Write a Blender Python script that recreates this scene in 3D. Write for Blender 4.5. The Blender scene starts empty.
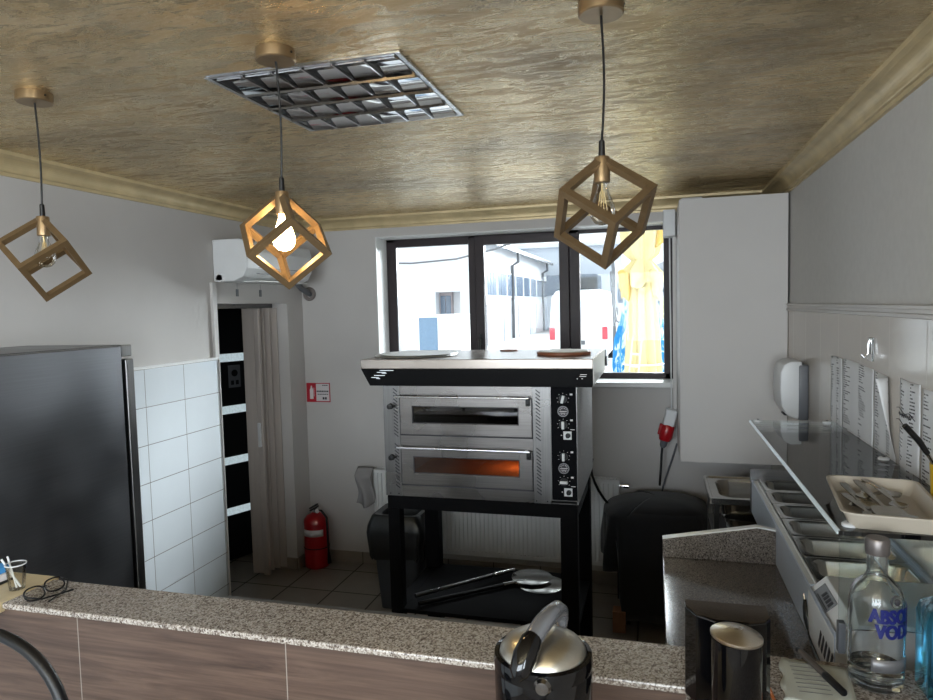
import bpy, bmesh, math, random
from math import sin, cos, pi, radians, sqrt, atan2
from mathutils import Vector, Matrix
random.seed(7)
SC = bpy.context.scene
COL = SC.collection
ORIG = {}

# ------------------------------------------------------------------ materials
def lin(c):
    f = lambda u: u/12.92 if u <= .04045 else ((u+.055)/1.055)**2.4
    return tuple(f(v/255) for v in c[:3]) + (1,)

class NT:
    def __init__(s, name):
        s.m = bpy.data.materials.new(name); s.m.use_nodes = True
        s.t = s.m.node_tree; s.b = s.t.nodes['Principled BSDF']; s.out = s.t.nodes['Material Output']
    def n(s, typ, **kw):
        n = s.t.nodes.new(typ)
        for k, v in kw.items():
            if k.startswith('_'): setattr(n, k[1:], v)
            else: n.inputs[k.replace('__', ' ')].default_value = v
        return n
    def l(s, a, b): s.t.links.new(a, b)
    def coord(s, scale=(1, 1, 1), rot=(0, 0, 0), loc=(0, 0, 0)):
        tc = s.n('ShaderNodeTexCoord'); mp = s.n('ShaderNodeMapping')
        mp.inputs['Scale'].default_value = scale; mp.inputs['Rotation'].default_value = rot; mp.inputs['Location'].default_value = loc
        s.l(tc.outputs['Object'], mp.inputs['Vector']); return mp.outputs['Vector']
    def noise(s, vec, scale=5, detail=3, rough=.5, dist=0):
        n = s.n('ShaderNodeTexNoise', Scale=scale, Detail=detail, Roughness=rough, Distortion=dist)
        s.l(vec, n.inputs['Vector']); return n.outputs['Fac']
    def ramp(s, fac, stops):
        r = s.n('ShaderNodeValToRGB'); e = r.color_ramp.elements
        while len(e) < len(stops): e.new(.5)
        for k, (p, c) in enumerate(stops):
            e[k].position = p; e[k].color = c if len(c) == 4 else tuple(c)+(1,)
        s.l(fac, r.inputs['Fac']); return r.outputs['Color']
    def mix(s, fac, a, b, typ='MIX'):
        m = s.t.nodes.new('ShaderNodeMixRGB'); m.blend_type = typ
        for k, v in ((0, fac), (1, a), (2, b)):
            if hasattr(v, 'is_linked') or hasattr(v, 'links'): s.l(v, m.inputs[k])
            else: m.inputs[k].default_value = v
        return m.outputs[0]
    def bump(s, h, strength=.2, dist=.01):
        b = s.n('ShaderNodeBump', Strength=strength, Distance=dist); s.l(h, b.inputs['Height']); s.l(b.outputs['Normal'], s.b.inputs['Normal'])

def pm(name, rgb, rough=.5, metal=0, var=.12, scale=8, bump=0, stretch=(1, 1, 1), **kw):
    """a procedural material: the colour varied by noise, with optional bump"""
    t = NT(name); c = lin(rgb)
    v = t.coord(stretch); f = t.noise(v, scale, 4)
    d = tuple(max(0, x*(1-var)) for x in c[:3])+(1,); e = tuple(min(1, x*(1+var)) for x in c[:3])+(1,)
    t.l(t.ramp(f, [(.3, d), (.7, e)]), t.b.inputs['Base Color'])
    t.b.inputs['Roughness'].default_value = rough; t.b.inputs['Metallic'].default_value = metal
    if bump: t.bump(f, bump, .004)
    for k, x in kw.items(): t.b.inputs[k.replace('__', ' ')].default_value = x
    return t.m

def brushed(name, rgb, rough=.3, along='x', var=.12):
    t = NT(name); c = lin(rgb)
    st = {'x': (1, 60, 60), 'z': (60, 60, 1), 'y': (60, 1, 60)}[along]
    v = t.coord(st); f = t.noise(v, 4, 3)
    v2 = t.coord((1, 1, 1)); g = t.noise(v2, 3, 2)
    d = tuple(x*(1-var) for x in c[:3])+(1,); e = tuple(min(1, x*(1+var)) for x in c[:3])+(1,)
    t.l(t.ramp(f, [(.3, d), (.7, e)]), t.b.inputs['Base Color'])
    t.b.inputs['Metallic'].default_value = 1
    t.l(t.ramp(g, [(.3, (rough*.8,)*3), (.7, (rough*1.25,)*3)]), t.b.inputs['Roughness'])
    t.bump(f, .05, .002)
    return t.m

def emit(name, rgb, s):
    t = NT(name); t.b.inputs['Base Color'].default_value = lin(rgb)
    t.b.inputs['Emission Color'].default_value = lin(rgb); t.b.inputs['Emission Strength'].default_value = s
    return t.m

def pane(name, tint=(250, 253, 252), gloss=1.0, ior=1.45):
    """thin sheet glass: lets light straight through and reflects by Fresnel"""
    t = NT(name); tr = t.n('ShaderNodeBsdfTransparent'); tr.inputs['Color'].default_value = lin(tint)
    gl = t.n('ShaderNodeBsdfGlossy', Roughness=.02); fr = t.n('ShaderNodeFresnel', IOR=ior)
    mx = t.n('ShaderNodeMixShader'); mu = t.n('ShaderNodeMath', _operation='MULTIPLY'); mu.inputs[1].default_value = gloss
    t.l(fr.outputs[0], mu.inputs[0]); t.l(mu.outputs[0], mx.inputs[0]); t.l(tr.outputs[0], mx.inputs[1]); t.l(gl.outputs[0], mx.inputs[2])
    t.l(mx.outputs[0], t.out.inputs['Surface']); return t.m

def glass(name, rgb=(255, 255, 255), ior=1.45, rough=0.0):
    t = NT(name); t.b.inputs['Base Color'].default_value = lin(rgb); t.b.inputs['Roughness'].default_value = rough
    t.b.inputs['Transmission Weight'].default_value = 1; t.b.inputs['IOR'].default_value = ior; return t.m

def tiles(name, rgb, grout, size, axes, off=(0, 0), gap=.004, rough=.15, var=.06, bumpy=.25):
    """rectangular tiles in the plane of two object axes (e.g. 'yz')"""
    t = NT(name); tc = t.n('ShaderNodeTexCoord'); sp = t.n('ShaderNodeSeparateXYZ'); t.l(tc.outputs['Object'], sp.inputs[0])
    outs = {'x': sp.outputs[0], 'y': sp.outputs[1], 'z': sp.outputs[2]}
    cell = []; edge = []
    for k in (0, 1):
        a = t.n('ShaderNodeMath', _operation='SUBTRACT'); t.l(outs[axes[k]], a.inputs[0]); a.inputs[1].default_value = off[k]
        d = t.n('ShaderNodeMath', _operation='DIVIDE'); t.l(a.outputs[0], d.inputs[0]); d.inputs[1].default_value = size[k]
        fl = t.n('ShaderNodeMath', _operation='FLOOR'); t.l(d.outputs[0], fl.inputs[0]); cell.append(fl.outputs[0])
        fr = t.n('ShaderNodeMath', _operation='FRACT'); t.l(d.outputs[0], fr.inputs[0])
        s1 = t.n('ShaderNodeMath', _operation='SUBTRACT'); s1.inputs[0].default_value = 1; t.l(fr.outputs[0], s1.inputs[1])
        mn = t.n('ShaderNodeMath', _operation='MINIMUM'); t.l(fr.outputs[0], mn.inputs[0]); t.l(s1.outputs[0], mn.inputs[1])
        mu = t.n('ShaderNodeMath', _operation='MULTIPLY'); t.l(mn.outputs[0], mu.inputs[0]); mu.inputs[1].default_value = size[k]
        edge.append(mu.outputs[0])
    mn = t.n('ShaderNodeMath', _operation='MINIMUM'); t.l(edge[0], mn.inputs[0]); t.l(edge[1], mn.inputs[1])
    mr = t.n('ShaderNodeMapRange'); t.l(mn.outputs[0], mr.inputs[0]); mr.inputs[1].default_value = gap*.35; mr.inputs[2].default_value = gap*.7
    cb = t.n('ShaderNodeCombineXYZ'); t.l(cell[0], cb.inputs[0]); t.l(cell[1], cb.inputs[1])
    wn = t.n('ShaderNodeTexWhiteNoise'); t.l(cb.outputs[0], wn.inputs['Vector'])
    c = lin(rgb); d = tuple(x*(1-var) for x in c[:3])+(1,); e = tuple(min(1, x*(1+var)) for x in c[:3])+(1,)
    base = t.ramp(wn.outputs['Value'], [(0, d), (1, e)])
    f = t.noise(t.coord(), 6, 5, .6)
    base = t.mix(.5, base, t.ramp(f, [(.35, tuple(x*(1-var*2) for x in c[:3])), (.65, tuple(min(1, x*(1+var)) for x in c[:3]))]))
    t.l(t.mix(mr.outputs[0], lin(grout), base), t.b.inputs['Base Color'])
    rr = t.ramp(mr.outputs[0], [(0, (.8,)*3), (1, (rough,)*3)]); t.l(rr, t.b.inputs['Roughness'])
    t.bump(mr.outputs[0], bumpy, .002)
    return t.m

def ceiling_mat():
    t = NT('gold_stucco')
    v = t.coord((1.0, 2.4, 1), (0, 0, radians(8)))
    a = t.noise(v, 4.5, 12, .7, .5)
    w = t.noise(t.coord((1, 1.6, 1), (0, 0, radians(-6))), 1.2, 4, .6, .4)
    fine = t.noise(t.coord((1, 2.6, 1), (0, 0, radians(14))), 16, 9, .75, .6)
    base = t.ramp(a, [(.36, lin((208, 186, 150))), (.46, lin((216, 198, 164))), (.54, lin((224, 208, 178))), (.66, lin((232, 220, 196)))])
    fl = t.noise(t.coord((1, 3.0, 1), (0, 0, radians(10)), (3, 1, 0)), 7, 12, .78, 1.0)
    mk = t.ramp(fl, [(.455, (0, 0, 0)), (.50, (1, 1, 1))])
    fk = t.mix(mk, lin((140, 112, 74)), lin((240, 230, 208)))
    zone = t.ramp(t.noise(t.coord((1, 1.3, 1), (0, 0, 0), (1.3, 0, 0)), .9, 3), [(.42, (.05,)*3), (.6, (.5,)*3)])
    base = t.mix(zone, base, fk)
    cloud = t.ramp(w, [(.36, lin((206, 200, 188))), (.6, lin((255, 246, 224)))])
    c = t.mix(1, base, cloud, 'MULTIPLY')
    t.l(c, t.b.inputs['Base Color'])
    t.l(t.ramp(fl, [(.44, (.42,)*3), (.54, (.2,)*3)]), t.b.inputs['Roughness'])
    t.l(t.ramp(fl, [(.44, (.45,)*3), (.52, (.78,)*3)]), t.b.inputs['Metallic'])
    s = t.n('ShaderNodeMath', _operation='MULTIPLY_ADD'); t.l(fine, s.inputs[0]); s.inputs[1].default_value = .5; t.l(a, s.inputs[2])
    t.bump(s.outputs[0], .32, .018)
    return t.m

def granite(name, stops, scale=160, rough=.22):
    t = NT(name); v = t.coord()
    n1 = t.noise(v, scale, 3, .6); n2 = t.noise(v, scale*.35, 4, .7)
    vo = t.n('ShaderNodeTexVoronoi', Scale=scale*.9); t.l(v, vo.inputs['Vector'])
    m = t.mix(.5, n1, n2); m = t.mix(.35, m, vo.outputs['Color'])
    bw = t.n('ShaderNodeRGBToBW'); t.l(m, bw.inputs[0])
    t.l(t.ramp(bw.outputs[0], [(p, lin(c)) for p, c in stops]), t.b.inputs['Base Color'])
    t.b.inputs['Roughness'].default_value = rough
    return t.m

def woodtile(name):
    t = NT(name)
    tc = t.n('ShaderNodeTexCoord'); sp = t.n('ShaderNodeSeparateXYZ'); t.l(tc.outputs['Object'], sp.inputs[0])
    v = t.coord((.55, 1, 7)); f = t.noise(v, 3.2, 8, .65, 1.2); g = t.noise(t.coord((1.2, 1, 40)), 3, 4)
    base = t.ramp(f, [(.3, lin((51, 37, 31))), (.47, lin((82, 63, 53))), (.6, lin((101, 80, 67))), (.75, lin((73, 56, 47)))])
    base = t.mix(.3, base, t.ramp(g, [(.35, lin((55, 40, 33))), (.65, lin((106, 86, 73)))]))
    ed = []
    for k, (o, size, off) in enumerate(((sp.outputs[0], .622, -.985), (sp.outputs[2], 1.2, -.08))):
        a = t.n('ShaderNodeMath', _operation='SUBTRACT'); t.l(o, a.inputs[0]); a.inputs[1].default_value = off
        d = t.n('ShaderNodeMath', _operation='DIVIDE'); t.l(a.outputs[0], d.inputs[0]); d.inputs[1].default_value = size
        fr = t.n('ShaderNodeMath', _operation='FRACT'); t.l(d.outputs[0], fr.inputs[0])
        s1 = t.n('ShaderNodeMath', _operation='SUBTRACT'); s1.inputs[0].default_value = 1; t.l(fr.outputs[0], s1.inputs[1])
        mn = t.n('ShaderNodeMath', _operation='MINIMUM'); t.l(fr.outputs[0], mn.inputs[0]); t.l(s1.outputs[0], mn.inputs[1])
        mu = t.n('ShaderNodeMath', _operation='MULTIPLY'); t.l(mn.outputs[0], mu.inputs[0]); mu.inputs[1].default_value = size
        ed.append(mu.outputs[0])
    mr = t.n('ShaderNodeMapRange'); t.l(ed[0], mr.inputs[0]); mr.inputs[1].default_value = .0008; mr.inputs[2].default_value = .0018
    t.l(t.mix(mr.outputs[0], lin((150, 140, 130)), base), t.b.inputs['Base Color'])
    t.b.inputs['Roughness'].default_value = .5
    t.bump(f, .1, .002); return t.m

def paper_text(name, rows=34, seed=0.0, tint=(226, 226, 226)):
    """white sheet with two columns of small printed lines"""
    t = NT(name); tc = t.n('ShaderNodeTexCoord'); sp = t.n('ShaderNodeSeparateXYZ'); t.l(tc.outputs['UV'], sp.inputs[0])
    def math(op, a, b):
        m = t.n('ShaderNodeMath', _operation=op)
        for k, q in enumerate((a, b)):
            if isinstance(q, (int, float)): m.inputs[k].default_value = q
            else: t.l(q, m.inputs[k])
        return m.outputs[0]
    r = math('MULTIPLY', sp.outputs[1], rows); row = math('FLOOR', r, 0); fr = math('FRACT', r, 0)
    inline = math('MULTIPLY', math('GREATER_THAN', fr, .3), math('LESS_THAN', fr, .72))
    cx = math('MULTIPLY', sp.outputs[0], 2); colm = math('FLOOR', cx, 0); fx = math('FRACT', cx, 0)
    cb = t.n('ShaderNodeCombineXYZ'); t.l(row, cb.inputs[0]); t.l(colm, cb.inputs[1]); cb.inputs[2].default_value = seed
    wn = t.n('ShaderNodeTexWhiteNoise'); t.l(cb.outputs[0], wn.inputs['Vector'])
    length = math('MULTIPLY_ADD', wn.outputs['Value'], .45); 
    ln = length.node; ln.inputs[2].default_value = .12
    on = math('MULTIPLY', math('GREATER_THAN', fx, .1), math('LESS_THAN', fx, length))
    vis = math('GREATER_THAN', wn.outputs['Value'], .12)
    ink = math('MULTIPLY', math('MULTIPLY', inline, on), vis)
    c2 = t.n('ShaderNodeCombineXYZ'); t.l(math('MULTIPLY', sp.outputs[0], 60), c2.inputs[0]); t.l(row, c2.inputs[1]); c2.inputs[2].default_value = seed+3
    w2 = t.n('ShaderNodeTexNoise', Scale=1.0); t.l(c2.outputs[0], w2.inputs['Vector'])
    ink = math('MULTIPLY', ink, math('GREATER_THAN', w2.outputs['Fac'], .42))
    t.l(t.mix(ink, lin(tint), lin((58, 56, 60))), t.b.inputs['Base Color'])
    t.b.inputs['Roughness'].default_value = .6
    return t.m

# ------------------------------------------------------------------ mesh building
class MB:
    def __init__(s): s.bm = bmesh.new()
    def box(s, x0, x1, y0, y1, z0, z1, M=None):
        vs = [s.bm.verts.new((x, y, z)) for z in (z0, z1) for y in (y0, y1) for x in (x0, x1)]
        for f in ((0, 2, 3, 1), (4, 5, 7, 6), (0, 1, 5, 4), (2, 6, 7, 3), (0, 4, 6, 2), (1, 3, 7, 5)):
            s.bm.faces.new([vs[i] for i in f])
        if M is not None:
            for v in vs: v.co = M @ v.co
        return s
    def prism(s, poly, axis, a0, a1, M=None):
        """closed 2D polygon extruded along an axis: 'x' -> (y,z), 'y' -> (x,z), 'z' -> (x,y)"""
        def p(u, v, a): return {'x': (a, u, v), 'y': (u, a, v), 'z': (u, v, a)}[axis]
        A = [s.bm.verts.new(p(u, v, a0)) for u, v in poly]; B = [s.bm.verts.new(p(u, v, a1)) for u, v in poly]
        s.bm.faces.new(A); s.bm.faces.new(B[::-1])
        n = len(poly)
        for i in range(n): s.bm.faces.new((A[i], B[i], B[(i+1) % n], A[(i+1) % n]))
        if M is not None:
            for v in A+B: v.co = M @ v.co
        return s
    def rings(s, rings, cap0=True, cap1=True, closed=True):
        R = [[s.bm.verts.new(p) for p in r] for r in rings]
        n = len(R[0])
        for a, b in zip(R, R[1:]):
            for i in range(n if closed else n-1):
                s.bm.faces.new((a[i], a[(i+1) % n], b[(i+1) % n], b[i]))
        if closed and cap0: s.bm.faces.new(R[0][::-1])
        if closed and cap1: s.bm.faces.new(R[-1])
        return s
    def tube(s, pts, r, seg=12, caps=True):
        pts = [Vector(p) for p in pts]; n = len(pts)
        rr = r if isinstance(r, (list, tuple)) else [r]*n
        T = [(pts[min(i+1, n-1)]-pts[max(i-1, 0)]).normalized() for i in range(n)]
        up = Vector((0, 0, 1)) if abs(T[0].z) < .9 else Vector((1, 0, 0))
        N = (up - T[0]*up.dot(T[0])).normalized(); out = []
        for i in range(n):
            N = (N - T[i]*N.dot(T[i])).normalized(); B = T[i].cross(N)
            out.append([pts[i]+rr[i]*(cos(2*pi*k/seg)*N+sin(2*pi*k/seg)*B) for k in range(seg)])
        return s.rings(out, caps, caps)
    def cyl(s, p0, p1, r, r2=None, seg=24): return s.tube([p0, p1], [r, r if r2 is None else r2], seg)
    def lathe(s, prof, c=(0, 0, 0), seg=40, M=None, cap0=True, cap1=True):
        out = []
        for r, z in prof:
            ring = [Vector((max(r, 1e-5)*cos(2*pi*k/seg), max(r, 1e-5)*sin(2*pi*k/seg), z)) for k in range(seg)]
            if M is not None: ring = [M @ v for v in ring]
            out.append([v+Vector(c) for v in ring])
        return s.rings(out, cap0, cap1)
    def ball(s, c, r, sc=(1, 1, 1), seg=20):
        n = 10; prof = [(r*sin(pi*i/n), -r*cos(pi*i/n)) for i in range(n+1)]
        return s.lathe(prof, c, seg, Matrix.Diagonal((sc[0], sc[1], sc[2])))
    def rbox(s, x0, x1, y0, y1, z0, z1, rad, seg=5):
        """box with rounded vertical edges"""
        P = []
        for cx, cy, a in ((x1-rad, y1-rad, 0), (x0+rad, y1-rad, 90), (x0+rad, y0+rad, 180), (x1-rad, y0+rad, 270)):
            for k in range(seg+1):
                t = radians(a+90*k/seg); P.append((cx+rad*cos(t), cy+rad*sin(t)))
        return s.prism(P, 'z', z0, z1)
    def build(s, name, m, parent=None, bevel=0, smooth=False, seg=2, ang=35):
        me = bpy.data.meshes.new(name)
        bmesh.ops.remove_doubles(s.bm, verts=s.bm.verts, dist=1e-6)
        bmesh.ops.recalc_face_normals(s.bm, faces=s.bm.faces)
        off = ORIG.get(parent.name, Vector()) if parent else Vector()
        if off.length: bmesh.ops.translate(s.bm, vec=-off, verts=s.bm.verts)
        s.bm.to_mesh(me); s.bm.free()
        for p in me.polygons: p.use_smooth = bool(smooth)
        o = bpy.data.objects.new(name, me); COL.objects.link(o)
        if m: me.materials.append(m)
        if parent: o.parent = parent; ORIG[o.name] = off
        if bevel:
            b = o.modifiers.new('bevel', 'BEVEL'); b.width = bevel; b.segments = seg; b.limit_method = 'ANGLE'; b.angle_limit = radians(ang)
        if smooth:
            es = o.modifiers.new('split', 'EDGE_SPLIT'); es.split_angle = radians(40)
        return o

def B(*a, **k): return MB().box(*a, **k)
def thing(name, label, cat, loc=(0, 0, 0), group=None, rotz=0, local=False):
    o = bpy.data.objects.new(name, None); COL.objects.link(o); o.empty_display_size = .05
    o.location = loc; o.rotation_euler = (0, 0, rotz); o['label'] = label; o['category'] = cat
    if group: o['group'] = group
    ORIG[o.name] = Vector() if local else Vector(loc)
    return o
def tag(o, label, cat, group=None):
    o['label'] = label; o['category'] = cat
    if group: o['group'] = group
    return o
def struct(o): o['kind'] = 'structure'; return o
def dup(root, loc=None, rotz=None, label=None):
    r = root.copy(); COL.objects.link(r)
    if loc is not None: r.location = loc
    if rotz is not None: r.rotation_euler = (0, 0, rotz)
    if label: r['label'] = label
    for ch in list(root.children):
        c = ch.copy(); COL.objects.link(c); c.parent = r
        for g in ch.children:
            d = g.copy(); COL.objects.link(d); d.parent = c
    return r
def sheet(name, m, fn, nu, nv, parent=None, thick=.0008):
    """a curved sheet: fn(u,v) in 0..1, with UVs and real thickness"""
    bm = bmesh.new(); V = [[bm.verts.new(fn(i/nu, j/nv)) for i in range(nu+1)] for j in range(nv+1)]
    uv = bm.loops.layers.uv.new('uv')
    for j in range(nv):
        for i in range(nu):
            f = bm.faces.new((V[j][i], V[j][i+1], V[j+1][i+1], V[j+1][i])); f.smooth = True
            for lp, (a, b) in zip(f.loops, ((i, j), (i+1, j), (i+1, j+1), (i, j+1))): lp[uv].uv = (a/nu, b/nv)
    off = ORIG.get(parent.name, Vector()) if parent else Vector()
    if off.length: bmesh.ops.translate(bm, vec=-off, verts=bm.verts)
    me = bpy.data.meshes.new(name); bm.to_mesh(me); bm.free()
    o = bpy.data.objects.new(name, me); COL.objects.link(o); me.materials.append(m)
    if parent: o.parent = parent; ORIG[o.name] = off
    so = o.modifiers.new('thick', 'SOLIDIFY'); so.thickness = thick; so.offset = 0
    return o
def text_obj(name, body, m, size, parent, place, extrude=.0005, bold=.0, align='LEFT'):
    """text turned into a mesh; place(x, y, z) gives each vertex its place in the world"""
    cu = bpy.data.curves.new(name, 'FONT'); cu.body = body; cu.size = size; cu.extrude = extrude; cu.offset = bold; cu.align_x = align
    to = bpy.data.objects.new(name+'_source', cu); COL.objects.link(to)
    bpy.context.view_layer.update()
    me = bpy.data.meshes.new_from_object(to.evaluated_get(bpy.context.evaluated_depsgraph_get()))
    bpy.data.objects.remove(to); bpy.data.curves.remove(cu)
    off = ORIG.get(parent.name, Vector())
    bm = bmesh.new(); bm.from_mesh(me); x = min(v.co.x for v in bm.verts); x1 = max(v.co.x for v in bm.verts)
    while x < x1:   # slice the letters finely so they can follow a round surface
        x += size*.06
        bmesh.ops.bisect_plane(bm, geom=bm.verts[:]+bm.edges[:]+bm.faces[:], plane_co=(x, 0, 0), plane_no=(1, 0, 0))
    bmesh.ops.triangulate(bm, faces=bm.faces[:]); bm.to_mesh(me); bm.free()
    if bold:        # heavier strokes: the same letters laid side by side
        bm = bmesh.new(); bm.from_mesh(me); src = bm.verts[:]+bm.edges[:]+bm.faces[:]
        for dx in (-.0011, .0011, .0022):
            d = bmesh.ops.duplicate(bm, geom=src)['geom']
            bmesh.ops.translate(bm, vec=(dx, 0, .00004*dx/.0011), verts=[g for g in d if isinstance(g, bmesh.types.BMVert)])
        bm.to_mesh(me); bm.free()
    for v in me.vertices: v.co = Vector(place(*v.co)) - off
    me.materials.clear(); me.materials.append(m); me.name = name
    o = bpy.data.objects.new(name, me); COL.objects.link(o); o.parent = parent; ORIG[o.name] = off
    return o

M = {}
M['wall'] = pm('white_plaster', (196, 192, 188), .75, var=.035, scale=2.5, bump=.12)
M['wall_fine'] = pm('painted_plaster', (200, 197, 192), .7, var=.03, scale=40, bump=.1)
M['ceiling'] = ceiling_mat()
M['cornice'] = pm('cornice_gold', (196, 176, 134), .42, .25, var=.16, scale=9, bump=.15)
M['floor'] = tiles('floor_tiles', (136, 127, 116), (58, 50, 44), (.335, .352), 'xy', (-2.115, 4.035), gap=.009, rough=.42, var=.08)
M['tile_left'] = tiles('white_glazed_tiles', (222, 228, 232), (120, 116, 110), (.30, .197), 'yz', (2.88, .043), gap=.0035, rough=.12, var=.015)
M['tile_right'] = tiles('beige_glazed_tiles', (200, 192, 182), (188, 180, 170), (.30, .6), 'yz', (2.66, 1.236), gap=.0025, rough=.14, var=.02)
M['tile_skirt'] = tiles('skirting_tiles', (140, 130, 118), (80, 72, 66), (.335, .3), 'xz', (-2.115, -.2), gap=.006, rough=.4)
M['granite'] = granite('bar_granite', [(.34, (84, 72, 64)), (.43, (132, 120, 110)), (.50, (164, 154, 142)), (.57, (206, 198, 188)), (.66, (146, 132, 120))], 260, .25)
M['granite_dark'] = granite('worktop_granite', [(.36, (30, 26, 24)), (.45, (84, 76, 70)), (.52, (128, 120, 112)), (.6, (70, 62, 56)), (.7, (158, 150, 140))], 420, .13)
M['woodtile'] = woodtile('wood_look_tile')
M['steel'] = brushed('brushed_steel', (122, 119, 117), .27, 'x')
M['steel_v'] = brushed('brushed_steel_upright', (116, 115, 114), .3, 'z')
M['steel_dark'] = brushed('fridge_steel', (118, 119, 123), .36, 'y', .05)
M['steel_lite'] = brushed('bright_steel', (200, 203, 208), .26, 'y')
M['pan'] = pm('pan_steel', (178, 176, 172), .22, 1, var=.05, scale=20)
M['chrome'] = pm('chrome', (220, 220, 222), .07, 1, var=.02)
M['brass'] = pm('matt_brass', (150, 128, 98), .36, .8, var=.08, scale=30)
M['frame_gold'] = pm('gold_lacquer', (120, 98, 70), .42, .5, var=.08, scale=40)
M['black'] = pm('black_plastic', (12, 12, 14), .4, var=.2, Specular__IOR__Level=.35)
M['black_gloss'] = pm('black_gloss', (7, 7, 9), .06, var=.2)
M['black_metal'] = pm('black_painted_metal', (6, 6, 8), .75, var=.2, bump=.05, Specular__IOR__Level=.1)
M['window_frame'] = pm('brown_window_profile', (38, 28, 31), .45, var=.08, scale=20, Specular__IOR__Level=.3)
M['white'] = pm('white_enamel', (226, 226, 224), .3, var=.02)
M['white_matt'] = pm('white_panel', (205, 201, 197), .55, var=.02, scale=3)
M['plastic_w'] = pm('white_plastic', (215, 216, 216), .35, var=.03)
M['grey'] = pm('grey_plastic', (96, 98, 102), .4, var=.05)
M['red'] = pm('red_paint', (166, 16, 26), .3, var=.08)
M['red_sign'] = pm('red_sign', (176, 24, 44), .5, var=.05)
M['sign_white'] = pm('sign_white', (214, 208, 208), .5, var=.03)
M['ink'] = pm('ink', (38, 36, 42), .6, var=.05)
M['blue_ink'] = pm('blue_lettering', (10, 22, 98), .4, var=.05)
M['pane'] = pane('window_glass', gloss=.3)
M['pane_shelf'] = pane('shelf_glass', (245, 250, 250), 1.1, 1.5)
M['glass_edge_lit'] = pm('glass_edge_lit', (232, 244, 248), .3, var=.02)  # blue-white colour holds the window light caught by the edge
M['bulbglass'] = pane('bulb_glass', (250, 249, 246), .7, 1.45)
M['filament'] = pm('filament', (214, 190, 140), .4, .3)
M['bulb_on'] = emit('glowing_bulb', (255, 214, 150), 38)
M['oven_lamp'] = emit('oven_lamp', (255, 130, 50), 30)
M['stone'] = pm('firebrick', (168, 120, 84), .85, var=.2, scale=14, bump=.2)
M['oven_in'] = pm('oven_lining', (120, 110, 104), .45, .6, var=.12, scale=6)
M['unlit_lining'] = pm('dark_lining', (34, 34, 38), .5, .2, var=.2)  # darker copy of the lining: the unlit deck's shade put into colour
M['cloth'] = pm('black_cloth', (13, 13, 15), .95, var=.2, scale=20, bump=.3, Sheen__Weight=.15)
M['bag'] = pm('black_bin_bag', (10, 12, 13), .32, var=.2, scale=18, bump=.4)
M['bin'] = pm('grey_bin_plastic', (52, 55, 60), .45, var=.06)
M['wood'] = pm('light_wood', (206, 186, 146), .45, var=.08, scale=4, stretch=(8, 1, 1))
M['board'] = pm('brown_wood', (140, 84, 54), .5, var=.15, scale=6, stretch=(1, 7, 1))
M['block'] = pm('raw_wood', (150, 104, 74), .7, var=.15, scale=6, stretch=(5, 1, 1))
M['alu'] = pm('aluminium', (190, 190, 190), .4, .85, var=.1, scale=160, bump=.3)
M['accordion'] = pm('beige_pvc', (178, 168, 160), .45, var=.05, scale=3, stretch=(20, 20, 1))
M['door_black'] = pm('black_door', (10, 10, 12), .35, var=.1)
M['frost'] = pm('glowing_glass_strip', (190, 204, 208), .3, var=.16, scale=60, bump=.2, Emission__Color=lin((190, 208, 214)), Emission__Strength=.45)  # emission stands for light coming through the frosted glass
M['paper'] = pm('paper', (202, 204, 192), .8, var=.03, scale=14)
M['tray'] = pm('cream_tray', (186, 176, 160), .4, var=.05)
M['yellow'] = pm('yellow_plastic', (196, 158, 12), .35, var=.06)
M['blue_glass'] = glass('blue_glass', (74, 164, 206), 1.4)
M['clear_glass'] = glass('clear_glass', (250, 252, 252), 1.45)
M['spirit'] = glass('clear_liquid', (250, 252, 252), 1.34)
M['cap_grey'] = pm('grey_cap', (110, 104, 102), .35, .6, var=.08, scale=60)
M['pencil'] = pm('orange_paint', (216, 112, 26), .4, var=.1)
M['label_grey'] = pm('silver_label', (120, 120, 122), .4, .4, var=.1)

# ------------------------------------------------------------------ room shell
XL, XR, YB, ZC = -2.54, .71, 4.55, 2.56
YF = -2.2          # customers' end of the room, behind the viewer
XH = -4.4
struct(B(XH-.2, XR+.2, YF-.2, 5.2, -.12, 0).build('floor', M['floor']))
struct(B(XH-.2, XR+.2, YF-.2, 4.8, ZC, ZC+.12).build('ceiling', M['ceiling']))
# back wall with the window opening
WX0, WX1, WZ0, WZ1, YW = -1.935, .125, 1.375, 2.415, 4.80
w = MB()
w.box(XL-.2, WX0, YB, YW, 0, ZC); w.box(WX1, XR+.2, YB, YW, 0, ZC)
w.box(WX0, WX1, YB, YW, 0, WZ0); w.box(WX0, WX1, YB, YW, WZ1, ZC)
struct(w.build('wall_back', M['wall']))
# left wall with the doorway; the hall beyond it
DY0, DY1, DZ = 3.50, 4.33, 1.955
w = MB()
w.box(XL-.2, XL, YF-.2, DY0, 0, ZC); w.box(XL-.2, XL, DY1, YB, 0, ZC); w.box(XL-.2, XL, DY0, DY1, DZ, ZC)
wl = struct(w.build('wall_left', M['wall']))
MB().box(XL, XL+.012, -1.0, DY0-.01, 0, 1.62).build('tiled_dado', M['tile_left'], wl)
MB().box(XL, XL+.018, -1.0, DY0-.004, 1.62, 1.634).build('dado_edge', M['white'], wl)
w = MB(); w.box(XL, XL+.02, DY0-.04, DY0, 1.634, 2.08); w.box(XL, XL+.02, DY0-.008, DY0+.0, 0, 1.62)
w.build('door_edging', M['white_matt'], wl, bevel=.003)
w = MB(); w.box(XR, XR+.2, -.5, YB, 0, ZC); w.box(XR, XR+.2, YF-.2, -1.95, 0, ZC); w.box(XR, XR+.2, -1.95, -.5, 0, 1.1); w.box(XR, XR+.2, -1.95, -.5, 2.4, ZC)
wr = struct(w.build('wall_right', M['wall_fine']))
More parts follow.
